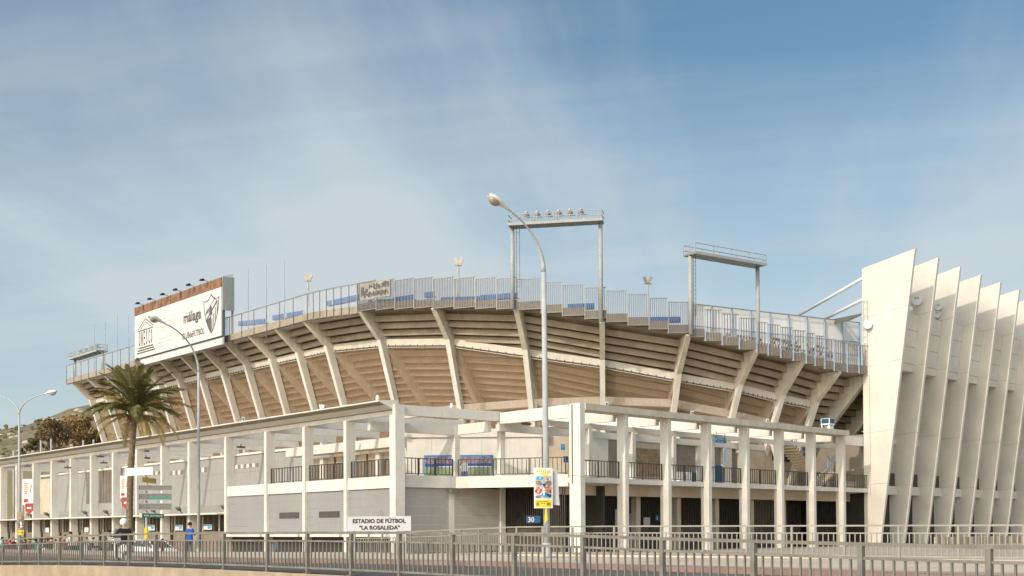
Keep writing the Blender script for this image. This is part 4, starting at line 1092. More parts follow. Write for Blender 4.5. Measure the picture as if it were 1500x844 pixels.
# thin masts on the left rim
labs = ['thin bare mast at the far end of the left rim', 'second thin bare mast from the far end of the left rim', 'third thin bare mast from the far end of the left rim', 'thin bare mast just before the billboard', 'thin bare mast just past the corrugated billboard end', 'middle thin bare mast of three right of the billboard', 'tallest thin bare mast of three right of the billboard']
for k, (u, vt, vb) in enumerate(((138, 475, 536), (154, 472, 531), (172, 460, 526), (188.5, 459, 522), (363.5, 393, 470), (390, 389, 463), (416.5, 379, 458))):
    p = on_x(u, vt, 53.6); zb = 19.1
    mb = MB(); mb.tube([(p[0], p[1], zb), (p[0], p[1], p[2])], [0.055, 0.03], 6)
    single('rim_mast', mb, BLUEP, (p[0], p[1], zb), labs[k], 'mast', 'thin masts along the left rim')
# painted banner tied to the fence
ba, bb2 = on_rim(527.5, 415, 0.16), on_rim(571.5, 411, 0.16)
bt = thing('painted_banner', ((ba + bb2) / 2), 'pale banner with dark painted letters tied on the rim fence', 'banner')
d_ = (bb2 - ba); d_[2] = 0; Lb = np.linalg.norm(d_); d_ /= Lb
zb1 = on_rim(549, 437.5, 0.16)[2]; zb2 = on_rim(549, 412.3, 0.16)[2]
mb = MB(); NXB, NYB = 14, 5; vs = []
nb = np.array([d_[1], -d_[0], 0]); nb = -nb if np.dot(nb, ba) > 0 else nb
def bpt(a, b, lift=0.0):
    sag = 0.10 * math.sin(PI * a) * (b - 0.2); return np.array([ba[0], ba[1], 0]) + d_ * Lb * a + ZV * (zb1 + (zb2 - zb1) * b - sag + 0.05 * a) + nb * (0.03 * math.sin(a * 17) * (0.4 + b * 0.3) + 0.03 + lift)
for j in range(NYB + 1):
    for i in range(NXB + 1): vs.append(bpt(i / NXB, j / NYB))
mb.add(vs, [(j * (NXB + 1) + i, j * (NXB + 1) + i + 1, (j + 1) * (NXB + 1) + i + 1, (j + 1) * (NXB + 1) + i) for j in range(NYB) for i in range(NXB)])
BANC = mat('grubby_cream_cloth', (0.33, 0.315, 0.26), 0.9, 0.15, 0.9)
part('cloth', mb, BANC, bt)
mb = MB()
rb = random.Random(3)
for (a0, a1, y0, y1, n_) in ((0.32, 0.97, 0.53, 0.94, 12), (0.16, 0.96, 0.08, 0.48, 14), (0.04, 0.3, 0.2, 0.8, 4)):
    for k in range(n_):
        xa = a0 + (a1 - a0) * k / n_; w_ = (a1 - a0) / n_ * 0.8
        for _ in range(4):
            x0_, x1_ = xa + rb.random() * w_, xa + rb.random() * w_; ya, yb = y0 + rb.random() * (y1 - y0), y0 + rb.random() * (y1 - y0)
            if rb.random() < 0.5: x1_ = x0_ + 0.002
            th_ = 0.012
            mb.add([bpt(x0_ - th_, ya, 0.03), bpt(x0_ + th_, ya, 0.03), bpt(x1_ + th_, yb, 0.035), bpt(x1_ - th_, yb, 0.035)], [(0, 1, 2, 3)])
part('painted_letters', mb, INKM, bt)

# ================================================================== SECURITY CAMERAS ON THE GALLERY ROOF
def sec_cam(pos, face, label):
    t = thing('security_camera', pos, label, 'camera', 'security cameras on the gallery roof')
    p = np.array(pos, float); s, d, u = rotm(face)
    mb = MB(); mb.tube([p, p + ZV * 0.10], 0.06, 6); mb.box(p - [0.12, 0.12, 0.0], p + [0.12, 0.12, 0.04]); part('stand', mb, WHITEM, t)
    mb = MB(); mb.beam(p - d * 0.14 + ZV * 0.18, p + d * 0.24 + ZV * 0.12, 0.17, 0.16); mb.beam(p - d * 0.16 + ZV * 0.275, p + d * 0.30 + ZV * 0.225, 0.21, 0.025); part('housing', mb, WHITEM, t)
    mb = MB(); mb.tube([p + d * 0.245 + ZV * 0.12, p + d * 0.27 + ZV * 0.115], 0.06, 8); part('lens', mb, GLASSD, t)
lc = [(3, 'white security camera at the far left of the roof edge'), (48, 'white security camera above the brown bushes, by the double street lamp'), (105, 'white security camera left of the palm crown on the roof edge'), (177, 'white security camera behind the palm trunk on the roof edge'), (357, 'white security camera on the roof edge right of the tall left lamp'), (472, 'white security camera on the roof edge midway to the gallery corner')]
for u, lab in lc:
    p = on_x(u, 700, 39.75); sec_cam((39.75, p[1], 9.21), (-0.5, -0.7, 0) if u < 400 else (0.3, -0.9, 0), lab)
def dome(pos, label):
    t = thing('dome_camera', pos, label, 'camera', 'dome cameras on the gallery'); p = np.array(pos, float)
    mb = MB(); mb.tube([p + ZV * 0.24, p + ZV * 0.12, p], [0.05, 0.11, 0.12], 10); part('housing', mb, WHITEM, t)
    mb = MB(); mb.blob(p - ZV * 0.02, 0.10, 0.10, 0.11, 8, 5); part('dome', mb, GREYM, t, True)
dome((39.72, YA - 0.1, 9.28), 'white dome camera at the tip of the left roof canopy')
pq = on_y(661.5, 594, YA - 0.25); dome((pq[0], pq[1], 9.12), 'white dome camera on the beam left of the corner mural')
t_, z_, k_ = on_line(889, 594, RA, E_)
for u, lab in ((889, 'white security camera above the right wing near its corner column'), (1013.5, 'white security camera on the right wing roof, between both gantries'), (1124, 'white security camera on the right wing roof below the stepped fence')):
    t_, z_, k_ = on_line(u, 600, RA + O_ * 0.6, E_)
    q_ = RA + O_ * 0.6 + E_ * t_; sec_cam((q_[0], q_[1], 9.0), (-0.6, -0.6, 0), lab)
# unit on the roof end: blue and white cabinet
t_, z_, k_ = on_line(1213, 625, RA - O_ * 0.6, E_); q_ = RA - O_ * 0.6 + E_ * t_; bz = 9.0
un = thing('roof_unit', (q_[0], q_[1], bz), 'small white and dark blue camera cabin standing on the roof end beside the fins', 'cabin')
mb = MB(); mb.obox(q_, E_, O_, (-0.36, 0.36), (-0.4, 0.35), bz + 0.50, bz + 0.98); part('body', mb, WHITEM, un)
mb = MB(); mb.obox(q_, E_, O_, (-0.33, 0.30), (0.352, 0.37), bz + 0.60, bz + 0.95); mb.obox(q_, E_, O_, (-0.38, -0.362), (-0.34, 0.28), bz + 0.60, bz + 0.95); part('window', mb, SIGNDB, un)
for a in (-0.32, 0.22):
    for b in (-0.4, 0.2):
        mb = MB(); mb.obox(q_, E_, O_, (a, a + 0.09), (b, b + 0.09), bz - 0.1, bz + 0.495); part('leg', mb, WHITEM, un)
mb = MB(); mb.obox(q_, E_, O_, (-0.25, 0.2), (0.05, 0.33), bz + 0.1, bz + 0.40); part('box', mb, GREYM, un)
mb = MB(); mb.obox(q_, E_, O_, (0.365, 0.62), (0.1, 0.36), bz + 0.7, bz + 0.95); part('lamp', mb, GALVD, un)

# ================================================================== SIGNS ON THE GALLERY
def mural():
    # football picture hung on the diagonal wall
    a = (at_d(621, 680, 82.4)); b = (at_d(722, 680, 82.4))
    xa = float(np.dot((a - W0)[:2], dW)); xb = float(np.dot((b - W0)[:2], dW))
    zt = at_d(670, 666.5, 82.4)[2]; zb = 4.86
    t = thing('football_mural', (*(W0[:2] + dW * xa), zb), 'wide football pitch picture with a player and crowd on the pale back wall', 'mural')
    o = np.array([*(W0[:2] + dW * xa + nW * 0.06), zb]); xd = np.array([*dW, 0]); Wd = xb - xa; H = zt - zb
    mb = MB(); mb.obox(W0, dW, nW, (xa, xb), (0.005, 0.055), zb, zt); part('board', mb, SIGNB, t)
    GRASS = mat('printed_green_pitch', (0.25, 0.31, 0.20), 0.7, 0.12, 2.5)
    CROWD = mat('printed_crowd', (0.40, 0.30, 0.34), 0.7, 0.3, 9, col2=(0.04, 0.05, 0.16))
    NAVY = mat('printed_navy_band', (0.05, 0.09, 0.30), 0.7, 0.25, 6)
    nrm = np.array([*nW, 0])
    sgn = 1.0 if np.dot(np.cross(xd, ZV), nrm) > 0 else -1.0
    def q(x0, x1, y0, y1, m, lift, nm):
        k = MB(); quad(k, o + nrm * lift, xd, ZV, x0, x1, y0, y1); return part(nm, k, m, t)
    q(0.06, Wd - 0.05, 0.0, H * 0.56, GRASS, 0.004, 'pitch')
    q(0.06, Wd - 0.05, H * 0.56, H * 0.68, CYAN if False else NAVY, 0.004, 'hoarding')
    q(0.06, Wd - 0.05, H * 0.68, H * 0.95, CROWD, 0.004, 'crowd')
    q(Wd * 0.2, Wd * 0.98, H * 0.545, H * 0.575, SIGNP, 0.008, 'touchline')
    k = MB()
    for (px, s) in ((0.565, 1.0), (0.605, 1.05)):
        cx = Wd * px
        quad(k, o + nrm * 0.012, xd, ZV, cx - 0.13, cx + 0.13, H * 0.38, H * 0.68 * s, 0)
        quad(k, o + nrm * 0.012, xd, ZV, cx - 0.12, cx - 0.01, 0.03, H * 0.38, 1); quad(k, o + nrm * 0.012, xd, ZV, cx + 0.02, cx + 0.13, 0.03, H * 0.38, 1)
        quad(k, o + nrm * 0.013, xd, ZV, cx - 0.06, cx + 0.06, H * 0.69 * s, H * 0.79 * s, 2)
    part('player', k, [SIGNL, NAVY, OCHRE], t)
mural()
def sign_on(label, cat, pos, facing, wd, ht, m, lines, tm=SIGNP, group=None, name='wall_sign'):
    s, d, u = rotm(facing); s = -s                      # s: reading direction when seen from the front
    pos = np.array(pos, float)
    t = thing(name, pos, label, cat, group)
    mb = MB(); a = pos - s * wd / 2 - ZV * ht / 2
    c = [a, a + s * wd, a + s * wd + ZV * ht, a + ZV * ht]; mb.prism([p - d * 0.05 for p in c], d * 0.05); part('board', mb, m, t)
    mb = MB()
    for (tx, x0, y0, w_, h_) in lines:
        if tx is None: quad(mb, a + d * 0.006, s, ZV, x0 * wd, (x0 + w_) * wd, y0 * ht, (y0 + h_) * ht)
        else: text(mb, tx, a + s * (x0 * wd) + ZV * (y0 * ht) + d * 0.006, s, ZV, w_ * wd, h_ * ht)
    if lines: part('lettering', mb, tm, t)
    return t
nE = (O_[0], O_[1], 0)
def rpos(t, off, z): q_ = RA + E_ * t + O_ * off; return np.array([q_[0], q_[1], z])
def rsign(u, v, off, wd, ht, m, lines, label, **k):
    t_, z_, k_ = on_line(u, v, RA + O_ * off, E_); return sign_on(label, 'sign', rpos(t_, off, z_), nE, wd, ht, m, lines, **k)
rsign(1056, 645.2, -1.7, 1.32, 0.36, SIGNB, [('21 - 22', 0.22, 0.12, 0.5, 0.34), (None, 0.04, 0.55, 0.10, 0.25), (None, 0.86, 0.55, 0.10, 0.25), (None, 0.25, 0.68, 0.5, 0.12)], 'blue hanging sign with two white gate numbers under the pergola', name='hanging_sign')
mb = MB()
t_, z_, k_ = on_line(1056, 645.2, RA + O_ * -1.7, E_)
hs = bpy.data.objects['hanging_sign']
for dx_ in (-0.5, 0.5):
    mb.beam(rpos(t_ + dx_, -1.72, z_ + 0.17), rpos(t_ + dx_, -1.72, z_ + 0.62), 0.03, 0.03)
part('hanger', mb, PIPE, hs)
rsign(1062, 668, -6.2, 0.34, 1.15, SIGNP, [(None, 0.2, 0.1 + 0.11 * k, 0.6, 0.07) for k in range(8)], 'narrow white notice with blue upright lettering on a pale pillar', tm=CYAN)
rsign(1177.5, 658.5, -3.4, 0.52, 0.42, SIGNP, [(None, 0.2, 0.2, 0.6, 0.6)], 'small white and blue sign near the far end of the right wing', tm=SIGNB)
rsign(1194, 657.5, -0.5, 0.3, 0.45, SIGNB, [], 'small plain blue sign beside the seventh blade of the right wing')
rsign(825, 655, -4.9, 0.36, 0.36, CYAN, [(None, 0.25, 0.2, 0.12, 0.5), (None, 0.45, 0.55, 0.3, 0.2)], 'cyan square sign by the dark doorway of the upper floor', tm=SIGNP)
rsign(829.5, 673, -4.9, 0.42, 0.40, SIGNDB, [(None, 0.1, 0.15, 0.3, 0.3), (None, 0.5, 0.15, 0.4, 0.3)], 'dark blue door plate below the cyan square sign', tm=SIGNB)
# numbered gate plates
s_ = sign_on('dark blue gate plate numbered 30 behind the big street lamp', 'sign', np.array(at_d(781, 761, 75.5)), (-0.75, -0.66, 0), 0.86, 0.44, SIGNDB, [('30', 0.15, 0.14, 0.42, 0.68)], name='gate_plate')
rsign(853, 760.5, -3.0, 0.45, 0.42, SIGNDB, [], 'small dark blue gate plate half hidden by the corner column', name='gate_plate')
rsign(963, 758.5, -2.85, 0.5, 0.42, SIGNDB, [('3', 0.25, 0.2, 0.3, 0.5)], 'dark blue gate plate with one white figure beside the third blade', name='gate_plate')

# ticket booth screens
for u, v0, v1, lab, blue in ((221, 769, 777, 'leftmost blue and white price board on the ticket counter', 1), (262, 769, 777, 'white price board on the ticket counter left of the blue jacket', 1), (304, 768.5, 776, 'white and cyan price board on the ticket counter beside the lamp post', 1), (69, 773, 780, 'blank white notice on the far ticket counter', 0), (126.5, 772.5, 779.5, 'blank white notice on the ticket counter behind the person in white', 0)):
    a = on_x(u, v1, XL + 0.84); b = on_x(u, v0, XL + 0.84); hh = b[2] - a[2]
    sign_on(lab, 'notice', (XL + 0.84, a[1], (a[2] + b[2]) / 2), (-1, 0, 0), 1.35 if blue else 0.95, hh, SIGNP, [(None, 0.05, 0.72, 0.9, 0.2), (None, 0.5, 0.15, 0.42, 0.5)] if blue else [], tm=CYAN, name='price_board')

# banners hung on the blades
def blade_banner(u0, u1, v0, v1, X, label):
    d_ = float(np.dot(on_x((u0 + u1) / 2, v0, X) - EYE, CF))
    a = at_d(u0, v1, d_); b = at_d(u1, v0, d_); xd = np.array([*CR[:2], 0]); xd /= np.linalg.norm(xd); W = float(np.dot(b - a, xd)); H = b[2] - a[2]; nf_ = np.array([*CF[:2], 0])
    t = thing('hanging_banner', a, label, 'banner', 'banners hung between the left blades')
    mb = MB(); mb.prism([a, a + xd * W, a + xd * W + ZV * H, a + ZV * H], nf_ * 0.03); part('cloth', mb, SIGNP, t)
    o = a - nf_ * 0.005; mb = MB()
    for k in range(6):
        quad(mb, o, xd, ZV, W * 0.16, W * (0.44 + 0.05 * (k % 2)), H * (0.42 + 0.075 * k), H * (0.42 + 0.075 * k + 0.05))
    quad(mb, o, xd, ZV, W * 0.66, W * 0.80, H * 0.5, H * 0.62); quad(mb, o, xd, ZV, W * 0.72, W * 0.86, H * 0.66, H * 0.8)
    part('orange_print', mb, ORNG, t)
    mb = MB(); quad(mb, o, xd, ZV, W * 0.12, W * 0.50, H * 0.10, H * 0.24); part('red_print', mb, REDS, t)
    mb = MB(); mb.beam(a + ZV * (H + 0.03) - xd * 0.1, a + ZV * (H + 0.03) + xd * (W + 0.3), 0.05, 0.05); part('rod', mb, GALVD, t)
blade_banner(33, 48.5, 702, 740, 39.3, 'white banner with orange print beside the double street lamp')
blade_banner(176, 189, 697, 730, 39.3, 'white banner with orange print left of the palm trunk')
def red_sign(u, v, d, label):
    p = at_d(u, v, d); t = thing('red_sign', p, label, 'sign', 'red signs below the banners')
    mb = MB(); s = CR * 0.34
    pts = [p - s - ZV * 0.22, p - ZV * 0.5, p + s - ZV * 0.22, p + s + ZV * 0.42, p - s + ZV * 0.42]; mb.prism([q - np.array([*CF[:2], 0]) * 0.05 for q in pts], np.array([*CF[:2], 0]) * 0.05); part('plate', mb, REDS, t)
    mb = MB(); quad(mb, p - np.array([*CF[:2], 0]) * 0.06 - ZV * 0.05, np.array([*CR[:2], 0]), ZV, -0.2, 0.2, 0, 0.14); part('print', mb, SIGNP, t)
    mb = MB(); mb.tube([p - ZV * 0.5, (p[0], p[1], 3.02)], 0.03, 5); part('stem', mb, GALVD, t)
red_sign(43, 744.5, 108, 'red shield sign under the white banner nearest the double street lamp')
red_sign(186, 737, 90, 'red shield sign half hidden behind the palm trunk')

# ================================================================== STREET LAMPS
def arc(p0, p1, amax, n=14):                   # elliptic sweep from a vertical pole top p0 to a head p1
    p0 = np.array(p0, float); p1 = np.array(p1, float); out = []
    h = np.array([p1[0] - p0[0], p1[1] - p0[1], 0]); dz = p1[2] - p0[2]
    for k in range(n + 1):
        a = amax * k / n
        out.append(p0 + h * (1 - math.cos(a)) / (1 - math.cos(amax)) + ZV * dz * math.sin(a) / math.sin(amax))
    return out
def lamp_head(t, p, d, L=1.0, big=1.0):
    """cobra head: white casing tapering to the arm, smoky bowl below"""
    d = np.array(d, float); d /= np.linalg.norm(d); s = np.cross(d, ZV); s /= np.linalg.norm(s); u = np.cross(s, d)
    mb = MB(); prof = [(-0.05, 0.045, 0.045), (0.15, 0.07, 0.06), (0.35, 0.13, 0.10), (0.6, 0.18, 0.13), (0.85, 0.17, 0.11), (0.97, 0.10, 0.06), (1.0, 0.03, 0.03)]
    vs = []; n = 12
    for x, a, b in prof:
        for k in range(n):
            g_ = 2 * PI * k / n; zz = math.sin(g_); vs.append(p + d * x * L + s * a * big * math.cos(g_) + u * (b * big * zz * (1.0 if zz > 0 else 0.45)))
    mb.add(vs, [(i * n + k, i * n + (k + 1) % n, (i + 1) * n + (k + 1) % n, (i + 1) * n + k) for i in range(len(prof) - 1) for k in range(n)] + [tuple(range(n))[::-1]])
    h = part('lamp_head', mb, WHITEM, t, True)
    mb = MB(); mb.blob(p + d * 0.68 * L - u * 0.05 * big, 0.25 * L, 0.14 * big, 0.13 * big, 12, 6, rot=np.column_stack([d, s, u])); part('lens', mb, LENS, h, True)
def street_lamp(u_base, v_base, d_base, u_top, arms, r0, r1, label, base_z=None):
    b = at_d(u_base, v_base, d_base); zt = at_d(u_top, arms[0][4], d_base)[2]
    t = thing('street_lamp', b, label, 'street lamp')
    top = np.array([*at_d(u_top, 600, d_base)[:2], zt])
    mb = MB(); mb.tube([b, b + (top - b) * 0.5, top], [r0, (r0 + r1) / 2, r1], 12); part('pole', mb, GALV, t, True)
    mb = MB(); mb.tube([b + ZV * 0.0, b + ZV * 0.5], [r0 * 1.35, r0 * 1.3], 12); mb.box(b - [0.22, 0.22, 0], b + [0.22, 0.22, 0.04]); part('base', mb, GALV, t)
    mb = MB(); c = b + np.array([-r0, 0, 0.9]); mb.box(c - [0.02, 0.05, 0.2], c + [0.01, 0.05, 0.2]); part('door', mb, GALVD, t)
    for (uh, vh, dh, L, _v, big, amax) in arms:
        e = at_d(uh, vh, dh); pts = arc(top, e, math.radians(amax))
        mb = MB(); mb.tube(pts, [r1 + (0.035 - r1) * min(1, k / 9) for k in range(len(pts))], 10); part('arm', mb, GALV, t, True)
        dr = pts[-1] - pts[-2]; dr = dr / np.linalg.norm(dr); lamp_head(t, e, dr, L, big)
    return t
lampB = street_lamp(801.5, 816, 44, 797.5, [(745, 307.5, 43.2, 0.95, 398, 1.15, 63)], 0.125, 0.085, 'tall grey street lamp carrying the bright poster in front of the gallery')
lampM = street_lamp(291, 818, 64, 291, [(240, 473.5, 62.0, 1.0, 545, 1.15, 77)], 0.085, 0.065, 'slim street lamp arching across the white billboard')
lampL = street_lamp(29, 812, 75, 28, [(66, 577, 74.0, 0.95, 607, 1.1, 80), (-12, 579, 76.0, 0.95, 607, 1.1, 80)], 0.08, 0.06, 'double armed street lamp at the left edge of the plaza')

# posters strapped to the lamp posts
def poster(p, wd, ht, rz_dir, label, seed, big=True):
    s = np.array([*rz_dir, 0.0]); s /= np.linalg.norm(s); n = np.array([s[1], -s[0], 0.0])
    if np.dot(n, p) > 0: n = -n
    t = thing('lamp_post_poster', p, label, 'poster'); o = np.array(p) - s * wd / 2
    def bow(a, b): return o + s * wd * a + ZV * ht * b + n * (0.05 * math.sin(PI * a) + 0.02)
    mb = MB(); NX = 6; vs = [bow(i / NX, j) for j in (0, 1) for i in range(NX + 1)] + [bow(i / NX, j) - n * 0.012 for j in (0, 1) for i in range(NX + 1)]
    f = []; m_ = NX + 1
    for i in range(NX): f += [(i, i + 1, m_ + i + 1, m_ + i), (2 * m_ + i, 3 * m_ + i, 3 * m_ + i + 1, 2 * m_ + i + 1)]
    mb.add(vs, f); part('card', mb, SIGNP if big else PARA, t)
    rr = random.Random(seed)
    def patch(nm, a0, a1, b0, b1, m, lift):
        k = MB(); N = 4
        v_ = [bow(a0 + (a1 - a0) * i / N, b) + n * lift for b in (b0, b1) for i in range(N + 1)]
        k.add(v_, [(i, i + 1, N + 2 + i, N + 1 + i) for i in range(N)]); return k
    def blobp(k, ca, cb, ra, rb_, lift, mi):
        pts = [bow(ca + ra * math.cos(x) * (0.75 + 0.4 * rr.random()), cb + rb_ * math.sin(x) * (0.75 + 0.4 * rr.random())) + n * lift for x in np.linspace(0, 2 * PI, 10)[:-1]]
        k.add(pts, [tuple(range(9))], mi)
    part('yellow_footer', patch('', 0.05, 0.95, 0.02, 0.21, YELL, 0.003), YELL, t)
    part('sky_print', patch('', 0.06, 0.94, 0.24, 0.80, 0, 0.003), SIGNL if big else BROWNG, t)
    k = MB(); pal = [REDS, ORNG, SIGNB, INKN, SIGNP, BROWNG, CYAN]
    if big:
        spec = [(0.24, 0.42, .20, .07, 0), (0.20, 0.50, .13, .05, 1), (0.55, 0.34, .22, .06, 2), (0.78, 0.31, .18, .05, 3), (0.5, 0.42, .07, .12, 4), (0.78, 0.50, .17, .08, 1), (0.26, 0.62, .20, .06, 5), (0.76, 0.63, .17, .06, 5), (0.3, 0.74, .22, .05, 6), (0.2, 0.28, .14, .03, 5), (0.55, 0.56, .06, .06, 3), (0.85, 0.42, .08, .06, 0)]
    else:
        spec = [(0.5, 0.60, .3, .12, 5), (0.45, 0.45, .25, .09, 3), (0.6, 0.36, .2, .06, 4), (0.35, 0.33, .15, .05, 0), (0.6, 0.5, .14, .09, 4), (0.4, 0.75, .3, .04, 1)]
    for i, (a, b, c, d, mi) in enumerate(spec): blobp(k, a, b, c, d, 0.006 + i * 0.0012, mi)
    for i in range(46 if big else 18):
        blobp(k, rr.uniform(0.12, 0.88), rr.uniform(0.27, 0.78), rr.uniform(0.02, 0.06), rr.uniform(0.008, 0.022), 0.022 + i * 0.0004, rr.choice([0, 1, 2, 3, 4, 4, 5, 6, 1]))
    part('picture', k, pal, t)
    k = MB()
    if big:
        for (y0, hh, x0, x1, nn) in ((0.865, 0.085, 0.12, 0.9, 7), (0.80, 0.06, 0.3, 0.75, 6)):
            for i in range(nn):
                a0 = x0 + (x1 - x0) * i / nn; a1 = a0 + (x1 - x0) / nn * 0.82; dy = 0.02 * math.sin(i * 1.1)
                k.add([bow(a0, y0 + dy) + n * .005, bow(a1, y0 + dy) + n * .005, bow(a1 - 0.01, y0 + hh + dy) + n * .005, bow(a0 + 0.02, y0 + hh + dy) + n * .005], [(0, 1, 2, 3)])
        part('yellow_heading', k, YELL, t)
    k = MB()
    for (y0, x0, x1, hh) in ((0.155, 0.15, 0.75, 0.02), (0.06, 0.12, 0.3, 0.08), (0.06, 0.68, 0.9, 0.08), (0.11, 0.35, 0.6, 0.02)):
        nn = max(2, int((x1 - x0) / 0.07))
        for i in range(nn):
            a0 = x0 + (x1 - x0) * i / nn; a1 = a0 + (x1 - x0) / nn * 0.6
            k.add([bow(a0, y0) + n * .0055, bow(a1, y0) + n * .0055, bow(a1, y0 + hh) + n * .0055, bow(a0, y0 + hh) + n * .0055], [(0, 1, 2, 3)])
    part('print', k, INK, t)
    return t
pp = at_d(796, 744.5, 43.7)
poster(pp, 0.66, 1.42, CR[:2] * 1.0 + CF[:2] * 0.12, 'bright comic poster with yellow heading and footer on the nearest lamp post', 5)
mb = MB(); k_ = pp + CR * 0.36 + np.array([*CF[:2], 0]) * 0.16
mb.prism([k_ + ZV * 0.12, k_ + CR * 0.22 + ZV * 0.1, k_ + CR * 0.14 + ZV * 1.35, k_ + CR * -0.05 + ZV * 1.38], np.array([*CF[:2], 0]) * 0.015); 
single('lamp_post_card', mb, SIGNL, k_, 'blank back of a pale card on the far side of the nearest lamp post', 'poster')
mb = MB(); c = pp + np.array([*CF[:2], 0]) * -0.05 + CR * 0.02
mb.prism([c - CR * -0.05, c + CR * 0.09, c + CR * 0.12 - ZV * 0.40, c + CR * 0.02 - ZV * 0.5], np.array([*CF[:2], 0]) * 0.01)
single('torn_sticker', mb, YELL, c - ZV * 0.5, 'torn yellow paper strip hanging under the bright comic poster', 'sticker')
poster(at_d(30.5, 784, 74.6), 0.42, 1.40, CR[:2], 'small brown and yellow poster on the double armed street lamp', 9, False)

# ================================================================== STADIUM NAME BOARD
nb_a = at_d(509, 778, 52.0); nb_b = at_d(602, 778, 51.0); zt_ = at_d(555, 756.5, 51.5)[2]; zb_ = at_d(555, 778, 51.5)[2]
sx_ = (nb_b - nb_a); sx_[2] = 0; Ln = np.linalg.norm(sx_); sx_ /= Ln; nn_ = np.array([sx_[1], -sx_[0], 0])
if np.dot(nn_, nb_a) > 0: nn_ = -nn_
nbo = thing('name_board', (nb_a[0], nb_a[1], 0.62), 'light grey board naming the football stadium above the pavement railing', 'sign')
mb = MB(); mb.obox(nb_a, sx_, nn_, (0, Ln), (-0.04, 0.0), zb_, zt_); part('board', mb, SIGNL, nbo)
for x in (0.25, Ln - 0.3):
    mb = MB(); mb.obox(nb_a, sx_, nn_, (x, x + 0.07), (-0.12, -0.045), 0.5, zt_ - 0.05); part('post', mb, GALVD, nbo)
o_ = np.array([nb_a[0], nb_a[1], zb_]) + nn_ * 0.006; Hn = zt_ - zb_
mb = MB(); text(mb, 'ESTADIO DE FÚTBOL', o_ + sx_ * Ln * 0.085 + ZV * Hn * 0.53, sx_, ZV, Ln * 0.83, Hn * 0.34, bold=0.022); part('lettering', mb, INK, nbo)
mb = MB(); text(mb, '"LA ROSALEDA"', o_ + sx_ * Ln * 0.19 + ZV * Hn * 0.08, sx_, ZV, Ln * 0.63, Hn * 0.27, bold=0.022); part('lettering', mb, INK, nbo)

# ================================================================== DIRECTION SIGN POST
sd = 58.0
dp = thing('direction_signpost', at_d(214.5, 820, sd), 'grey post stacked with blank white, ochre, grey and green direction signs', 'signpost')
b_ = at_d(214.5, 820, sd); zt_ = at_d(214, 684, sd)[2]
mb = MB(); mb.tube([b_, (b_[0], b_[1], zt_)], 0.055, 8); part('post', mb, GALV, dp)
cr2 = np.array([*CR[:2], 0]); cr2 /= np.linalg.norm(cr2); cf2 = np.array([*CF[:2], 0]); cf2 /= np.linalg.norm(cf2)
def arm_sign(u0, v0t, v0b, u1, v1t, v1b, m, name, th=0.1, skew=0.0):
    """sign blade between two image columns, turned by skew (metres nearer at the right end)"""
    a = at_d(u0, v0b, sd - 0.12 + skew); b = at_d(u1, v1b, sd - 0.12 - skew); at_ = at_d(u0, v0t, sd - 0.12 + skew); bt_ = at_d(u1, v1t, sd - 0.12 - skew)
    mb = MB(); mb.prism([a, b, bt_, at_], cf2 * th); return part(name, mb, m, dp), a, b, at_, bt_
arm_sign(183, 686, 697.5, 224, 684, 695.5, SIGNP, 'white_sign', 0.10, 0.0)
arm_sign(208.5, 699, 706.5, 228, 701, 708.5, OCHRE, 'ochre_sign', 0.10, -0.35)
for (v0, v1, teal) in ((711, 718.5, 0), (723, 732.5, 1), (737.5, 747, 0)):
    o, a, b, at_, bt_ = arm_sign(203.5, v0, v1, 251, v0 + (0 if teal or v0 > 730 else 0.3), v1, SIGNG, 'grey_sign', 0.06)
    mb = MB()
    for (p, q) in ((a, b), (b, bt_), (bt_, at_), (at_, a)): mb.beam(p - cf2 * 0.01, q - cf2 * 0.01, 0.02, 0.035)
    part('frame', mb, GALVD, o)
    if v0 > 720:
        H = at_[2] - a[2]; mb = MB(); c = a + cr2 * 0.12 + ZV * H * 0.5 - cf2 * 0.004
        for (dx, dz, w_, h_) in ((0.0, -0.01, 0.13, 0.03), (-0.02, -0.06, 0.03, 0.12)): quad(mb, c, cr2, ZV, dx, dx + w_, dz, dz + h_)
        for (dx, dz, w_, h_) in ((0.22, -0.09, 0.02, 0.18), (0.32, -0.09, 0.02, 0.18), (0.24, 0.07, 0.08, 0.02), (0.24, -0.09, 0.08, 0.02)): quad(mb, c, cr2, ZV, dx, dx + w_, dz, dz + h_)
        part('symbols', mb, INKM, o)
        if teal:
            mb = MB(); quad(mb, a - cf2 * 0.005, cr2, ZV, 0.48, 1.47, 0.03, H * 0.5); part('teal_band', mb, TEAL, o)
o, a, b, at_, bt_ = arm_sign(208, 752, 758, 239.5, 753, 758.8, SIGNGR, 'street_name_sign', 0.07, -0.25)
mb = MB(); dxs = (b - a); Ls = np.linalg.norm(dxs); dxs /= Ls
text(mb, 'Avda. de la Rosaleda', a + dxs * 0.1 + ZV * 0.05 - cf2 * 0.01, dxs, ZV, Ls * 0.86, 0.1); part('lettering', mb, SIGNP, o)
mb = MB(); mb.prism([a - dxs * 0.14, a, at_, at_ - dxs * 0.14], cf2 * 0.06); part('end_plate', mb, SIGNP, o)
mb = MB(); mb.tube([(b_[0], b_[1], at_d(215, 789, sd)[2]), (b_[0], b_[1], at_d(215, 773, sd)[2])], 0.09, 8); part('yellow_band', mb, YELL, dp)

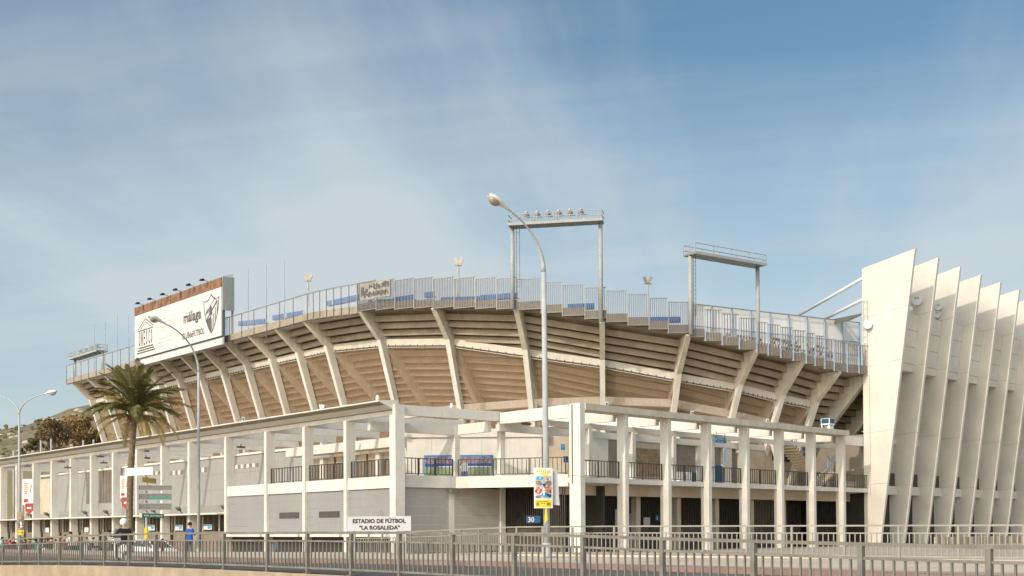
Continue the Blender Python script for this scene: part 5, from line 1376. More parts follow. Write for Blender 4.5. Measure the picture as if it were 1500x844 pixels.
# ================================================================== PALM
PALMT = mat('palm_trunk', (0.20, 0.15, 0.095), 0.95, 0.3, 3, bump=0.6, bscale=8)
FRONDM = mat('palm_frond', (0.195, 0.175, 0.065), 0.75, 0.25, 1.4, col2=(0.075, 0.08, 0.03), spec=0.12)
FRONDY = mat('yellowed_palm_frond', (0.42, 0.32, 0.12), 0.8, 0.2, 0.9, col2=(0.24, 0.18, 0.07), spec=0.12)
DRYF = mat('dry_palm_fibre', (0.21, 0.13, 0.06), 0.9, 0.3, 1)
pd = 60.0; pb_ = at_d(190, 820, pd); pt_ = at_d(197.3, 606, pd)
palm = thing('palm_tree', pb_, 'date palm with shaggy crown standing before the left gallery wing', 'palm')
mb = MB(); N = 56; pts = []; rs = []
for k in range(N + 1):
    t = k / N; p = pb_ * (1 - t) + pt_ * t + cr2 * (-0.10 * math.sin(PI * t)); pts.append(p); rs.append((0.165 - 0.035 * t) * (1.0 + 0.11 * (k % 2)) + (0.08 if k == 0 else 0) + (0.10 * max(0, (t - 0.93) / 0.07)))
mb.tube(pts, rs, 12); part('trunk', mb, PALMT, palm)
mb = MB(); rr = random.Random(4)
for k in range(60):                               # old leaf bases under the crown
    a = rr.random() * 2 * PI; z = -0.45 + rr.random() * 0.75; r_ = 0.16 + 0.14 * (z + 0.45)
    c = pt_ + np.array([math.cos(a) * r_, math.sin(a) * r_, z]); o2 = np.array([math.cos(a), math.sin(a), 0.9]); o2 /= np.linalg.norm(o2)
    mb.beam(c - o2 * 0.05, c + o2 * (0.16 + 0.14 * rr.random()), 0.09, 0.05)
part('leaf_bases', mb, DRYF, palm, kind='stuff')
def frond(L, rise, droop, seed):
    """one feather leaf in the local XZ plane, springing from the origin towards +X"""
    r_ = random.Random(seed); mb = MB(); n = 34; P = []
    for k in range(n + 1):
        t = k / n; ang = rise - droop * t ** 1.25
        if k == 0: p = np.zeros(3)
        else: p = P[-1] + np.array([math.cos(ang), 0, math.sin(ang)]) * L / n
        P.append(p)
    mb.tube(P, [0.028 * (1 - 0.85 * k / n) for k in range(n + 1)], 4)
    for k in range(3, n + 1):
        for j in (0.0, 0.5):
            t = (k + j) / n
            if t > 1: continue
            i0 = min(k, n - 1); p = P[i0] + (P[min(i0 + 1, n)] - P[i0]) * j; d = P[min(i0 + 1, n)] - P[i0]; d /= np.linalg.norm(d); u = np.array([-d[2], 0, d[0]])
            ll_ = L * 0.185 * (math.sin(PI * min(1, 0.12 + t * 0.86)) ** 0.6) * (0.85 + 0.3 * r_.random())
            for s in (-1, 1):
                q = d * (0.72 + 0.2 * r_.random()) + np.array([0, s, 0]) * (0.62 + 0.15 * r_.random()) + u * (0.30 - 0.25 * r_.random()) - ZV * 0.0
                q /= np.linalg.norm(q); e = p + q * ll_ - ZV * ll_ * r_.uniform(0.15, 0.45); m_ = p + q * ll_ * 0.5
                w_ = d * 0.017
                mb.add([p - w_, p + w_, m_ + w_ * 0.9, e, m_ - w_ * 0.9], [(0, 1, 2, 3, 4)])
    return mb
protos = [frond(2.6, 1.32, 0.62, 1).mesh('frond', FRONDM), frond(2.65, 1.0, 1.10, 2).mesh('frond', FRONDM), frond(2.7, 0.55, 1.25, 3).mesh('frond', FRONDM), frond(2.55, 0.02, 1.20, 4).mesh('frond', FRONDY), frond(2.9, 0.65, 1.0, 5).mesh('frond', FRONDY)]
fr = random.Random(12)
for k in range(74):
    a = k * 2.39996 + fr.uniform(-0.2, 0.2); t = k / 74
    me = protos[0] if t < 0.28 else protos[1] if t < 0.58 else protos[2] if t < 0.84 else protos[3]
    if fr.random() < 0.14 and t > 0.3: me = protos[4]
    o = place('frond', me, pt_ + np.array([0.08 * math.cos(a), 0.08 * math.sin(a), 0.30 - 0.42 * t]), palm)
    o.rotation_euler = (fr.uniform(-0.2, 0.2), fr.uniform(-0.22, 0.22), a)
    sc = fr.uniform(0.82, 1.02); o.scale = (sc, sc, sc)

# ================================================================== TREES ON THE HILLSIDE
LEAFS = [mat('rust_brown_foliage', (0.36, 0.215, 0.085), 0.9, 0.3, 0.25, col2=(0.19, 0.12, 0.05)), mat('dark_bronze_foliage', (0.21, 0.145, 0.07), 0.9, 0.3, 0.25, col2=(0.10, 0.075, 0.038)), mat('olive_foliage', (0.20, 0.175, 0.085), 0.9, 0.3, 0.25, col2=(0.10, 0.095, 0.045))]
BARK = mat('grey_bark', (0.13, 0.10, 0.075), 0.95, 0.2, 1)
def tree(base, h, w_, mi, label, seed, group='brown trees on the slope beyond the stadium'):
    r_ = random.Random(seed); b = np.array(base, float)
    t = thing('hillside_tree', b, label, 'tree', group)
    mb = MB(); mb.tube([b, b + ZV * h * 0.35, b + ZV * h * 0.6 + [0.3, 0, 0]], [h * 0.035, h * 0.025, h * 0.012], 7)
    cl = []
    for k in range(16):
        a = r_.random() * 2 * PI; e = r_.uniform(-0.25, 1); rr_ = math.sqrt(max(0, 1 - e * e * 0.8)) * r_.uniform(0.35, 0.95)
        c = b + np.array([math.cos(a) * rr_ * w_ / 2, math.sin(a) * rr_ * w_ / 2, h * (0.55 + 0.36 * e)]); cl.append((c, w_ * r_.uniform(0.13, 0.24)))
        mb.tube([b + ZV * h * r_.uniform(0.25, 0.5), c], [h * 0.012, 0.03], 5)
    part('trunk', mb, BARK, t)
    mb = MB(); vs = []; fs = []
    for c, s in cl:
        for j in range(150):
            d = np.array([r_.gauss(0, 1), r_.gauss(0, 1), r_.gauss(0, 1)]); d /= np.linalg.norm(d); p = c + d * s * r_.uniform(0.45, 1.08) * np.array([1, 1, 0.8])
            a_ = np.array([r_.gauss(0, 1), r_.gauss(0, 1), r_.gauss(0, 1)]); a_ /= np.linalg.norm(a_); b_2 = np.cross(a_, d); b_2 /= (np.linalg.norm(b_2) + 1e-6); z_ = h * r_.uniform(0.016, 0.032)
            i = len(vs); vs += [p - a_ * z_, p + b_2 * z_ * 0.7, p + a_ * z_, p - b_2 * z_ * 0.7]; fs.append((i, i + 1, i + 2, i + 3))
    mb.add(vs, fs); part('crown', mb, LEAFS[mi], t)
hl = [(80, 655, 613, 78, 1), (99, 662, 606, 92, 0), (118, 662, 605, 60, 0), (58, 660, 632, 34, 1), (45, 664, 640, 30, 1), (88, 668, 630, 38, 0), (72, 668, 640, 34, 1), (130, 668, 628, 46, 2), (110, 670, 640, 34, 0), (36, 670, 652, 26, 1), (145, 664, 622, 40, 1), (126, 652, 606, 40, 0)]
hlab = ['tall dark bronze tree on the slope, left of the rust brown one', 'tallest rust brown tree on the slope left of the palm', 'dark bronze tree touching the leaning ribs of the bowl', 'dark round bush at the left foot of the tall bronze tree', 'low dark bush nearest the double street lamp', 'rust brown bush in front of the tall trees', 'dark low bush in front of the tall bronze tree', 'olive tree right behind the left palm fronds', 'low rust brown bush under the dark bronze tree', 'smallest dark bush beside the double street lamp pole', 'dark bush partly behind the first leaning ribs', 'rust brown tree top against the leaning ribs']
for k, (u, vb, vt, wpx, mi) in enumerate(hl):
    d = 205 + 6 * (k % 4); b = at_d(u, vb + 14, d); tpz = at_d(u, vt, d)[2]
    tree(b, tpz - b[2], wpx * d / FPX * 0.62, mi, hlab[k], 20 + k)
# slope under the trees, and scrub over the hill
mb = MB(); vs = []
for j in range(9):
    for i in range(24):
        u = -420 + i * 30; d = 178 + j * 8; z = at_d(u, 668 + (9 * 2.2 - j * 2.2) + (0 if u > 30 else (30 - u) * 0.03), d)[2] if j > 0 else -4
        p = at_d(u, 700, d); vs.append((p[0], p[1], z + random.uniform(-0.5, 0.5)))
mb.add(vs, [(j * 24 + i, j * 24 + i + 1, (j + 1) * 24 + i + 1, (j + 1) * 24 + i) for j in range(8) for i in range(23)])
structure('slope', mb, HILL, True)
sc_ = MB(); r_ = random.Random(8)
for k in range(1500):
    f = r_.uniform(0.25, 1.0); d = 230 + 330 * f; u = r_.uniform(-250, 330); z = hill_z(u, d); p = at_d(u, 700, d)
    s = r_.uniform(0.4, 1.2); c = np.array([p[0], p[1], z + s * 0.25])
    sc_.blob(c, s, s, s * r_.uniform(0.5, 0.8), 5, 3, 0 if r_.random() < 0.6 else 1)
so = bpy.data.objects.new('hillside_scrub', sc_.mesh('hillside_scrub', [LEAFS[2], LEAFS[1]])); COL.objects.link(so); tag(so, 'low dark scrub scattered over the dry hill', 'scrub', kind='stuff')
rk_ = MB()
for k in range(26):
    u = r_.uniform(0, 130); f = r_.uniform(0.5, 0.98); d = 230 + 330 * f; z = hill_z(u, d); p = at_d(u, 700, d); s = r_.uniform(0.8, 2.2)
    rk_.blob((p[0], p[1], z), s * 1.5, s, s * 0.7, 6, 4)
so = bpy.data.objects.new('hillside_rocks', rk_.mesh('hillside_rocks', mat('pale_rock', (0.42, 0.36, 0.28), 0.9, 0.15, 0.3))); COL.objects.link(so); tag(so, 'pale rocks breaking through the dry hill', 'rocks', kind='stuff')
# thin posts behind the left roof edge
for k, (u, vt) in enumerate(((60, 645), (75, 643), (20, 660), (122, 645), (137, 644))):
    p = at_d(u, vt, 150); mb = MB(); mb.tube([(p[0], p[1], 0), tuple(p)], 0.12, 6)
    single('fence_post', mb, GALV, (p[0], p[1], 0), ['pale post above the roof edge under the dark bronze tree', 'pale leaning post above the roof edge under the tallest rust tree', 'short pale post above the roof edge left of the double street lamp', 'pale post above the roof edge just left of the palm crown', 'pale post above the roof edge at the leaning ribs'][k], 'post', 'pale posts behind the left roof')

# ================================================================== FENCES AND WALL ALONG THE ROAD
nwall = thing('road_edge_wall', (XF, 30, -0.5), 'low stained concrete wall under the near olive railing', 'wall')
mb = MB(); YW = list(np.arange(-10, 80, 3.0)); vs = []
for y in YW:
    zt = fence_top(y) - FH
    vs += [(XF - 0.22, y, -0.8), (XF - 0.22, y, zt - 0.03), (XF - 0.19, y, zt), (XF + 0.16, y, zt), (XF + 0.16, y, -0.8)]
mb.add(vs, [(5 * i + k, 5 * i + k + 1, 5 * i + k + 6, 5 * i + k + 5) for i in range(len(YW) - 1) for k in range(4)])
part('wall_face', mb, WALLB, nwall)
nf = thing('near_railing', (XF, 30, 0.4), 'long olive grey metal railing along the near edge of the road', 'railing')
pu = [4.8, 30.5, 58.2, 87.9, 119.3, 153.3, 189.4, 228.6, 271.9, 328.3, 391.9, 450.4, 514.6, 585.3, 663.2, 753.4, 854.3, 970.3, 1104, 1261.4, 1448.7]
PY = [float(on_x(u, 800, XF)[1]) for u in pu]
PY = [PY[0] + 7.2, PY[0] + 4.8, PY[0] + 2.4] + PY + [PY[-1] - 2.3, PY[-1] - 4.5]
post_me = {}
bar = MB(); bar.box((-0.0165, -0.0165, 0), (0.0165, 0.0165, 0.71)); bar_me = bar.mesh('baluster', RAILG)
po = MB(); po.box((-0.045, -0.046, 0.0), (0.045, 0.046, 1.09)); po.box((-0.09, -0.09, 0.001), (0.09, 0.09, 0.02)); po_me = po.mesh('post', RAILG)
cap = None
for i, y in enumerate(PY):
    zt = fence_top(y); place('post', po_me, (XF, y, zt - FH), nf)
    if i == len(PY) - 1: break
    y2 = PY[i + 1]; z2 = fence_top(y2)
    for (dz, hh, xx) in ((-0.03, 0.06, 0.045), (-0.26, 0.045, 0.03), (-1.0, 0.05, 0.03)):
        mb = MB(); gap = 0.0 if dz == -0.03 else 0.052
        f0 = gap / abs(y - y2)
        a = np.array([XF, y, zt + dz]); b = np.array([XF, y2, z2 + dz]); mb.beam(a + (b - a) * f0, b + (a - b) * f0, xx * 2, hh); part('rail', mb, RAILG, nf)
    for k in range(1, 11):
        t = k / 11; yk = y + (y2 - y) * t; zk = zt + (z2 - zt) * t; place('baluster', bar_me, (XF, yk, zk - 0.985), nf)
ff = thing('pavement_railing', (*railp[8][:2], 0.62), 'pale grey railing on the far pavement in front of the gallery', 'railing')
up = [517, 540, 560, 582, 602, 625, 648, 675, 702, 757, 795, 838.5, 900, 968.7, 1030, 1094, 1160, 1237, 1316.7, 1404, 1500, 1605, 1720]
def rail_pt(u):
    RP = [np.array(p[:2]) for p in railp]
    best = None
    for i in range(len(RP) - 1):
        d = RP[i + 1] - RP[i]; t, z, k = on_line(u, 790, RP[i], d)
        if -0.001 <= t <= 1.001 and k > 0: return RP[i] + d * t
    return None
b2 = MB(); b2.box((-0.015, -0.015, 0), (0.015, 0.015, 0.70)); b2_me = b2.mesh('baluster', RAILF)
p2m = MB(); p2m.box((-0.035, -0.035, 0.0), (0.035, 0.035, 1.0)); p2_me = p2m.mesh('post', RAILF)
RPs = [rail_pt(u) for u in up]; RPs = [p for p in RPs if p is not None]
def rail_z(p): 
    dd_ = float(np.dot(np.array([p[0], p[1], 1.6]) - EYE, CF)); return float(np.interp(dd_, [36, 45, 47.5, 50, 54, 57], [0.63, 0.69, 0.69, 0.63, 0.52, 0.46]))
mb = MB()
for i in range(len(RPs) - 1):
    a, b = RPs[i], RPs[i + 1]; za, zb = rail_z(a), rail_z(b); rz = math.atan2(b[1] - a[1], b[0] - a[0]); L = np.linalg.norm(b - a)
    place('post', p2_me, (*a, za), ff, rz)
    for (dz, hh) in ((1.03, 0.05), (0.79, 0.04), (0.06, 0.04)):
        m2 = MB(); A_, B_ = np.array([*a, za + dz]), np.array([*b, zb + dz]); f0 = 0 if dz > 1 else 0.036 / L
        m2.beam(A_ + (B_ - A_) * f0, B_ + (A_ - B_) * f0, 0.045, hh); part('rail', m2, RAILF, ff)
    nb_ = max(6, int(L / 0.165))
    for k in range(1, nb_):
        t = k / nb_; p = a + (b - a) * t; place('baluster', b2_me, (*p, za + (zb - za) * t + 0.08), ff, rz)
    mb.obox(a, (b - a) / L, np.array([-(b - a)[1], (b - a)[0]]) / L, (0, L), (-0.1, 0.1), 0.3, min(za, zb) - 0.001)
part('plinth', mb, PAVE, ff)
# striped low wall below the fins
t_, z_, k_ = on_line(1370, 800, F0 + O_ * 4.0, E_); t2_, _, _ = on_line(1500, 800, F0 + O_ * 4.0, E_)
lw = thing('low_yard_wall', (*(F0 + O_ * 4.0 + E_ * t_), 0), 'low brown slatted wall in front of the rear fins', 'wall')
for k in range(60):
    a = t_ + k * 0.42
    mb = MB(); mb.obox(F0 + O_ * 4.0, E_, O_, (a, a + 0.40), (-0.1, 0.02 * (k % 2)), -0.3, 0.88); part('slat', mb, WALLB if k % 3 else TANW, lw)

# ================================================================== PEOPLE
SKIN = mat('skin', (0.50, 0.30, 0.20), 0.6, 0.05, 3)
HAIRD = mat('dark_hair', (0.025, 0.018, 0.014), 0.7, 0.1, 5)
HAIRB = mat('brown_hair', (0.12, 0.07, 0.035), 0.7, 0.1, 5)
_cloth = {}
def cloth(col):
    k = tuple(col)
    if k not in _cloth: _cloth[k] = mat('cloth_%d' % len(_cloth), k, 0.85, 0.15, 4)
    return _cloth[k]
def person(pos, face, h, top, legs, label, pose='stand', hair='dark', bag=None, helmet=False, group=None, sleeves=True, shoes=(0.04, 0.035, 0.03)):
    s, d, u = rotm((face[0], face[1], 0)); s = -s         # s = the person's left
    k = h / 1.75; P = {}
    sit = pose == 'ride'
    hipz = 0.92 if not sit else 0.80
    P['pel'] = (0, 0, hipz); P['waist'] = (0, 0.0, hipz + 0.18); P['chest'] = (0, 0.02 + (0.06 if sit else 0), hipz + 0.40); P['neck'] = (0, 0.0 + (0.1 if sit else 0), hipz + 0.57); P['head0'] = (0, 0.03 + (0.1 if sit else 0), hipz + 0.66); P['head'] = (0, 0.03 + (0.12 if sit else 0), hipz + 0.75)
    sw = 0.03 if pose == 'stand' else 0.22
    for sd, sg in (('l', 1), ('r', -1)):
        st = sw * sg if pose == 'walk' else 0.02 * sg
        P['hip' + sd] = (0.09 * sg, 0, hipz - 0.06)
        if sit: P['kn' + sd] = (0.20 * sg, 0.38, hipz - 0.10); P['an' + sd] = (0.20 * sg, 0.22, 0.12); P['to' + sd] = (0.21 * sg, 0.40, 0.08)
        else: P['kn' + sd] = (0.10 * sg, st * 0.55 + 0.03, 0.50); P['an' + sd] = (0.10 * sg, st, 0.09); P['to' + sd] = (0.115 * sg, st + 0.17, 0.04)
        P['sh' + sd] = (0.17 * sg, P['chest'][1] - 0.02, hipz + 0.50)
        if sit: P['el' + sd] = (0.27 * sg, 0.24, hipz + 0.30); P['wr' + sd] = (0.27 * sg, 0.48, hipz + 0.32); P['ha' + sd] = (0.26 * sg, 0.57, hipz + 0.31)
        elif pose == 'phone': P['el' + sd] = (0.25 * sg, 0.03, hipz + 0.22); P['wr' + sd] = (0.16 * sg, 0.26, hipz + 0.26); P['ha' + sd] = (0.12 * sg, 0.33, hipz + 0.29)
        else: P['el' + sd] = (0.235 * sg, -0.03 - st * 0.3, hipz + 0.21); P['wr' + sd] = (0.25 * sg, 0.04 - st * 0.6, hipz - 0.02); P['ha' + sd] = (0.25 * sg, 0.07 - st * 0.7, hipz - 0.11)
    R = {'pel': .155, 'waist': .135, 'chest': .165, 'neck': .062, 'head0': .088, 'head': .098, 'hip': .095, 'kn': .062, 'an': .045, 'to': .04, 'sh': .07, 'el': .048, 'wr': .034, 'ha': .045}
    names = list(P); idx = {n: i for i, n in enumerate(names)}
    ed = [('pel', 'waist'), ('waist', 'chest'), ('chest', 'neck'), ('neck', 'head0'), ('head0', 'head')]
    for sd in 'lr': ed += [('pel', 'hip' + sd), ('hip' + sd, 'kn' + sd), ('kn' + sd, 'an' + sd), ('an' + sd, 'to' + sd), ('chest', 'sh' + sd), ('sh' + sd, 'el' + sd), ('el' + sd, 'wr' + sd), ('wr' + sd, 'ha' + sd)]
    me = bpy.data.meshes.new('person_body'); me.from_pydata([P[n] for n in names], [(idx[a], idx[b]) for a, b in ed], [])
    ob = bpy.data.objects.new('person_tmp', me); COL.objects.link(ob)
    ob.modifiers.new('skin', 'SKIN'); sv = me.skin_vertices[0].data if me.skin_vertices else None
    if sv is None:
        bpy.context.view_layer.objects.active = ob
    for i, n in enumerate(names):
        r_ = R.get(n) or R.get(n[:-1]); 
        rx = r_ * (1.25 if n in ('chest', 'waist', 'pel') else 1.0); ry = r_ * (0.78 if n in ('chest', 'waist', 'pel') else 1.0)
        me.skin_vertices[0].data[i].radius = (rx, ry)
    me.skin_vertices[0].data[0].use_root = True
    sb = ob.modifiers.new('sub', 'SUBSURF'); sb.levels = 2; sb.render_levels = 2
    dg = bpy.context.evaluated_depsgraph_get(); dg.update()
    ev = bpy.data.meshes.new_from_object(ob.evaluated_get(dg)); bpy.data.objects.remove(ob)
    for m_ in (SKIN, cloth(top), cloth(legs), cloth(shoes)): ev.materials.append(m_)
    for pl in ev.polygons:
        c = pl.center; x, y, z = c
        arm = abs(x) > 0.195 and z > hipz - 0.3 and not (sit and z < hipz + 0.05)
        if z > hipz + 0.53 and abs(x) < 0.14: mi = 0
        elif arm:
            wz = P['wrl'][2]
            hand = (sit and y > 0.46) or (not sit and pose != 'phone' and z < wz + 0.01)
            mi = 0 if hand or (not sleeves and z < hipz + 0.36) else 1
        elif z > hipz - 0.03: mi = 0 if (pose == 'phone' and y > 0.24) else 1
        elif z > 0.095: mi = 2
        else: mi = 3
        pl.material_index = mi; pl.use_smooth = True
    M = Matrix(((s[0] * k, d[0] * k, 0, 0), (s[1] * k, d[1] * k, 0, 0), (0, 0, k, 0), (0, 0, 0, 1)))
    ev.transform(M)
    t = thing('person', pos, label, 'person', group)
    b = bpy.data.objects.new('body', ev); COL.objects.link(b); b.parent = t
    def W(x, y, z): return np.array(pos) + (s * x + d * y + ZV * z) * k
    hy, hz = P['head'][1], P['head'][2]; rot = np.column_stack([s, d, ZV])
    if helmet:
        mb = MB(); mb.blob(W(0, hy, hz + 0.02), .145 * k, .165 * k, .16 * k, 12, 8, rot=rot); part('helmet', mb, WHITEM, t, True)
        mb = MB(); mb.blob(W(0, hy + 0.035, hz + 0.0), .128 * k, .142 * k, .07 * k, 10, 5, rot=rot); part('visor', mb, GLASSD, t, True)
    else:
        mb = MB(); mb.blob(W(0, hy - 0.02, hz + 0.035), .108 * k, .118 * k, .105 * k, 10, 6, rot=rot)
        if hair == 'long': mb.blob(W(0, hy - 0.07, hz - 0.10), .095 * k, .06 * k, .17 * k, 8, 6, rot=rot)
        part('hair', mb, HAIRB if hair == 'brown' else HAIRD, t, True)
        mb = MB(); mb.blob(W(0, hy + 0.105, hz - 0.03), .014 * k, .02 * k, .025 * k, 6, 4, rot=rot); part('nose', mb, SKIN, t, True)
        mb = MB()
        for sg in (-1, 1): mb.blob(W(0.098 * sg, hy, hz - 0.02), .012 * k, .022 * k, .032 * k, 6, 4, rot=rot)
        part('ears', mb, SKIN, t, True)
    if bag:
        mb = MB(); mb.blob(W(-0.22, -0.10, hipz + 0.30), .09 * k, .12 * k, .19 * k, 8, 6, rot=rot); mb.tube([W(-0.2, -0.1, hipz + 0.45), W(-0.05, -0.12, hipz + 0.56), W(0.12, 0.05, hipz + 0.50)], 0.018, 5); part('bag', mb, cloth(bag), t, True)
    return t
def stand_at(u, vfoot, d): return at_d(u, vfoot, d)
person(stand_at(278, 817.3, 62), (CF[0] * 0.9 + CR[0] * 0.3, CF[1] * 0.9 + CR[1] * 0.3), 1.74, (0.015, 0.10, 0.46), (0.035, 0.033, 0.04), 'man in a blue jacket and dark trousers facing the ticket counters', pose='phone')
person(stand_at(103, 820, 76), (CR[0], CR[1]), 1.68, (0.62, 0.60, 0.58), (0.12, 0.18, 0.30), 'person in a white top and blue jeans bending over with a bag', pose='walk', bag=(0.5, 0.47, 0.44), sleeves=True)
person(stand_at(95, 820, 77.5), (CR[0] * 0.8 - CF[0] * .4, CR[1] * 0.8 - CF[1] * .4), 1.52, (0.50, 0.20, 0.19), (0.14, 0.12, 0.14), 'person in a pinkish red top beside the one in white', pose='stand', sleeves=False)
crowd = [(3, (0.10, 0.30, 0.28), 'teal top'), (9, (0.42, 0.08, 0.10), 'dark red top'), (14, (0.48, 0.10, 0.16), 'crimson top'), (19.5, (0.20, 0.05, 0.05), 'maroon top'), (31, (0.03, 0.10, 0.07), 'dark green top'), (37, (0.03, 0.03, 0.035), 'black top'), (44, (0.16, 0.06, 0.05), 'brown top'), (48.5, (0.6, 0.58, 0.55), 'white top'), (53, (0.06, 0.33, 0.28), 'bright teal top'), (59.5, (0.35, 0.16, 0.12), 'rusty red top'), (65, (0.04, 0.035, 0.05), 'near black top'), (71, (0.30, 0.12, 0.06), 'orange brown top'), (76, (0.10, 0.06, 0.05), 'dark brown top'), (81, (0.5, 0.48, 0.45), 'pale grey top')]
for k, (u, c, nm) in enumerate(crowd):
    d = 88 + (k * 7 % 5); vf = 823.5; hh = (823.5 - 787.5 - (k * 3 % 4)) * d / FPX
    person(stand_at(u, vf, d), (math.cos(k * 1.7) * 0.6 - CF[0] * 0.2, math.sin(k * 1.7) * 0.6), hh, c, (0.05 + 0.03 * (k % 3), 0.05, 0.06 + 0.02 * (k % 2)), 'person in %s queuing at the far left ticket counters' % (('an ' if nm[0] == 'o' else 'a ') + nm), pose='stand', hair=('dark', 'brown', 'long')[k % 3], group='people queuing at the far left')
# small figures further right behind the railing
for u, d, c, lab in ((238, 70, (0.25, 0.08, 0.06), 'person in a rust top low behind the railing by the white car'), (405, 82, (0.10, 0.20, 0.30), 'person in a slate blue top behind the railing under the slot windows')):
    person(stand_at(u, 821, d), (-CR[0], -CR[1]), 1.35 if u > 300 else 1.2, c, (0.06, 0.06, 0.07), lab)

# ================================================================== VEHICLES
def wheel(par, c, r_, wd, ax, rim=GALV):
    c = np.array(c); ax = np.array(ax)
    n = 16; mb = MB(); mb.tube([c - ax * wd / 2, c - ax * wd * 0.4, c + ax * wd * 0.4, c + ax * wd / 2], [r_ * 0.93, r_, r_, r_ * 0.93], n); w_ = part('wheel', mb, DARKSTUFF, par)
    mb = MB(); mb.tube([c - ax * (wd / 2 + 0.006), c + ax * (wd / 2 + 0.006)], r_ * 0.6, 12); part('rim', mb, rim, w_)
def scooter(pos, face, col, label, group=None, screen=True):
    s, d, u = rotm((face[0], face[1], 0)); s = -s; p = np.array(pos, float)
    def W(x, y, z): return p + s * x + d * y + ZV * z
    t = thing('motor_scooter', p, label, 'scooter', group)
    wheel(t, W(0, 0.62, 0.26), 0.26, 0.11, s); wheel(t, W(0, -0.58, 0.26), 0.26, 0.13, s)
    mb = MB()
    prof = [(-0.85, 0.50), (-0.80, 0.70), (-0.45, 0.76), (-0.10, 0.68), (0.0, 0.36), (0.28, 0.34), (0.42, 0.60), (0.50, 0.98), (0.60, 0.96), (0.62, 0.52), (0.42, 0.24), (-0.30, 0.24), (-0.5, 0.42)]
    mb.prism([W(-0.17, y, z) for y, z in prof], s * 0.34); part('body', mb, col, t)
    mb = MB(); mb.prism([W(-0.15, y, z) for y, z in ((-0.84, 0.72), (-0.80, 0.83), (-0.3, 0.84), (-0.08, 0.76), (-0.1, 0.70), (-0.45, 0.775))], s * 0.30); part('seat', mb, DARKSTUFF, t)
    mb = MB(); mb.tube([W(-0.34, 0.42, 1.06), W(-0.1, 0.5, 1.02), W(0.1, 0.5, 1.02), W(0.34, 0.42, 1.06)], 0.022, 6); part('handlebar', mb, DARKSTUFF, t)
    mb = MB(); mb.tube([W(0, 0.66, 0.3), W(0, 0.50, 0.9)], 0.04, 6); part('fork', mb, GALVD, t)
    mb = MB(); mb.blob(W(0, 0.62, 0.80), 0.10, 0.06, 0.08, 8, 5); part('headlight', mb, LENS, t, True)
    mb = MB(); mb.box(W(0, -0.87, 0.6) - 0.05, W(0, -0.87, 0.6) + 0.05); part('tail_light', mb, REDS, t)
    for sg in (-1, 1):
        mb = MB(); mb.tube([W(0.26 * sg, 0.46, 1.05), W(0.36 * sg, 0.48, 1.22)], 0.01, 4); mb.blob(W(0.36 * sg, 0.48, 1.26), 0.07, 0.03, 0.05, 8, 5); part('mirror', mb, DARKSTUFF, t)
    if screen:
        mb = MB(); mb.prism([W(-0.2, 0.56, 1.0), W(0.2, 0.56, 1.0), W(0.16, 0.42, 1.34), W(-0.16, 0.42, 1.34)], d * 0.01); part('windscreen', mb, SIGNL, t)
    return t
mp_ = at_d(180, 826, 47.5); fd = (-CR[:2] * 0.6 + CF[:2] * 0.8)
scooter(mp_, fd, WHITEM, 'white scooter ridden by the helmeted rider along the road')
person((mp_[0] - fd[0] * 0.25, mp_[1] - fd[1] * 0.25, mp_[2]), fd, 1.78, (0.02, 0.02, 0.022), (0.03, 0.03, 0.04), 'rider in a black jacket and white helmet on the white scooter', pose='ride', helmet=True)
for k, (u, d, c, lab) in enumerate(((121, 70, DARKSTUFF, 'parked black scooter just right of the person in white'), (132, 71, GREYM, 'parked grey scooter between the black scooter and the rider'), (150, 72, DARKSTUFF, 'parked black scooter nearest the rider'), (64, 73, GREYM, 'parked grey scooter in front of the queue'))):
    scooter(at_d(u, 821, d), (CF[0] * 0.6 - CR[0] * 0.5 * (1 if k % 2 else -1), CF[1] * 0.6 - CR[1] * 0.5 * (1 if k % 2 else -1)), c, lab, 'parked scooters by the queue', k % 2 == 0)
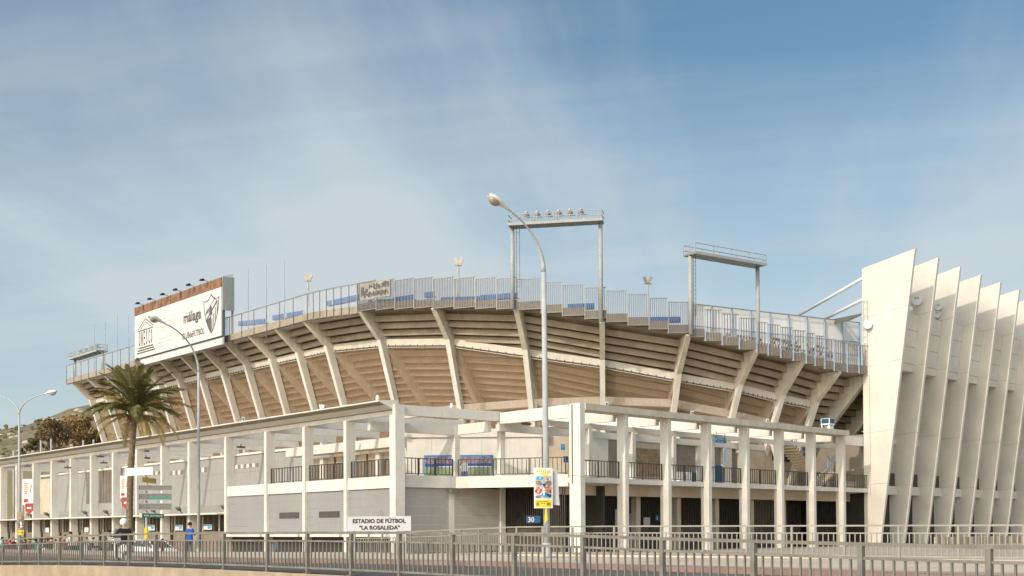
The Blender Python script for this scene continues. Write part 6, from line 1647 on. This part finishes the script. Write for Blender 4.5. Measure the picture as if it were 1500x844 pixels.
def car(pos, face, paint, label):
    s, d, u = rotm((face[0], face[1], 0)); s = -s; p = np.array(pos, float)
    def W(x, y, z): return p + s * x + d * y + ZV * z
    t = thing('parked_car', p, label, 'car')
    sec = [(-2.0, .78, .50, .92), (-1.9, .84, .30, 1.0), (-1.2, .86, .25, 1.02), (0.6, .86, .25, .98), (1.3, .84, .27, .90), (1.85, .78, .30, .76), (2.0, .66, .38, .62)]
    mb = MB(); vs = []
    for y, hw, z0, z1 in sec:
        vs += [W(-hw * .95, y, z0), W(-hw, y, (z0 + z1) / 2), W(-hw * .93, y, z1), W(hw * .93, y, z1), W(hw, y, (z0 + z1) / 2), W(hw * .95, y, z0)]
    n = 6; mb.add(vs, [(i * n + k, i * n + (k + 1) % n, (i + 1) * n + (k + 1) % n, (i + 1) * n + k) for i in range(len(sec) - 1) for k in range(n)] + [tuple(range(n))[::-1], tuple(range((len(sec) - 1) * n, len(sec) * n))])
    part('body', mb, paint, t)
    mb = MB(); a = [(-1.85, .74, 1.0), (1.15, .76, .93)]; b = [(-1.35, .58, 1.44), (0.25, .58, 1.44)]
    lo = [W(-a[0][1], a[0][0], a[0][2]), W(a[0][1], a[0][0], a[0][2]), W(a[1][1], a[1][0], a[1][2]), W(-a[1][1], a[1][0], a[1][2])]; hi = [W(-b[0][1], b[0][0], b[0][2]), W(b[0][1], b[0][0], b[0][2]), W(b[1][1], b[1][0], b[1][2]), W(-b[1][1], b[1][0], b[1][2])]
    mb.hexa(lo + hi); part('windows', mb, GLASSD, t)
    mb = MB(); mb.hexa([W(-.60, -1.42, 1.43), W(.60, -1.42, 1.43), W(.60, .30, 1.43), W(-.60, .30, 1.43), W(-.54, -1.3, 1.49), W(.54, -1.3, 1.49), W(.54, .15, 1.49), W(-.54, .15, 1.49)]); part('roof', mb, paint, t)
    for sg in (-1, 1):
        mb = MB()
        for (y0, z0, y1, z1) in ((1.12, .94, .24, 1.45), (-.5, 1.0, -.5, 1.45), (-1.8, 1.0, -1.36, 1.45)): mb.beam(W(.76 * sg, y0, z0), W(.59 * sg, y1, z1), 0.05, 0.06)
        part('pillar', mb, paint, t)
        for y in (-1.25, 1.28): wheel(t, W(.78 * sg, y, .31), .31, .2, s)
        mb = MB(); mb.blob(W(.62 * sg, 1.9, .66), .16, .08, .09, 8, 5); part('headlight', mb, SIGNL, t, True)
        mb = MB(); mb.box(W(.70 * sg, -2.0, .8) - 0.08, W(.70 * sg, -2.0, .8) + 0.08); part('tail_light', mb, REDS, t)
        mb = MB(); mb.blob(W(.95 * sg, .75, 1.0), .09, .06, .07, 8, 5); part('mirror', mb, paint, t, True)
    return t
car(at_d(226, 821.5, 88), (0.15, -1.0), WHITEM, 'white hatchback parked beyond the railing below the direction signs')

# ================================================================== CABLES, SMALL FITTINGS
mb = MB()
for (p, q) in ((at_d(834.5, 696, 71.6), at_d(905, 698, 73.5)),):
    mb.tube([p, (p + q) / 2 - ZV * 0.1, q], 0.012, 4)
a = RA + E_ * -4.36 + O_ * 0.25
mb.tube([(*a, 4.3), (*a, 8.95)], 0.035, 6)
part('cable', mb, PIPE, gal)
q_ = np.array(on_y(664.5, 720, 60.9)); mb = MB(); mb.box(q_ - [0.28, 0.22, 0.12], q_ + [0.28, 0.1, 0.15]); part('wall_lamp', mb, PIPE, gal)
print('objects', len(bpy.data.objects), 'balusters', nbal, 'polys', sum(len(m.polygons) for m in bpy.data.meshes))
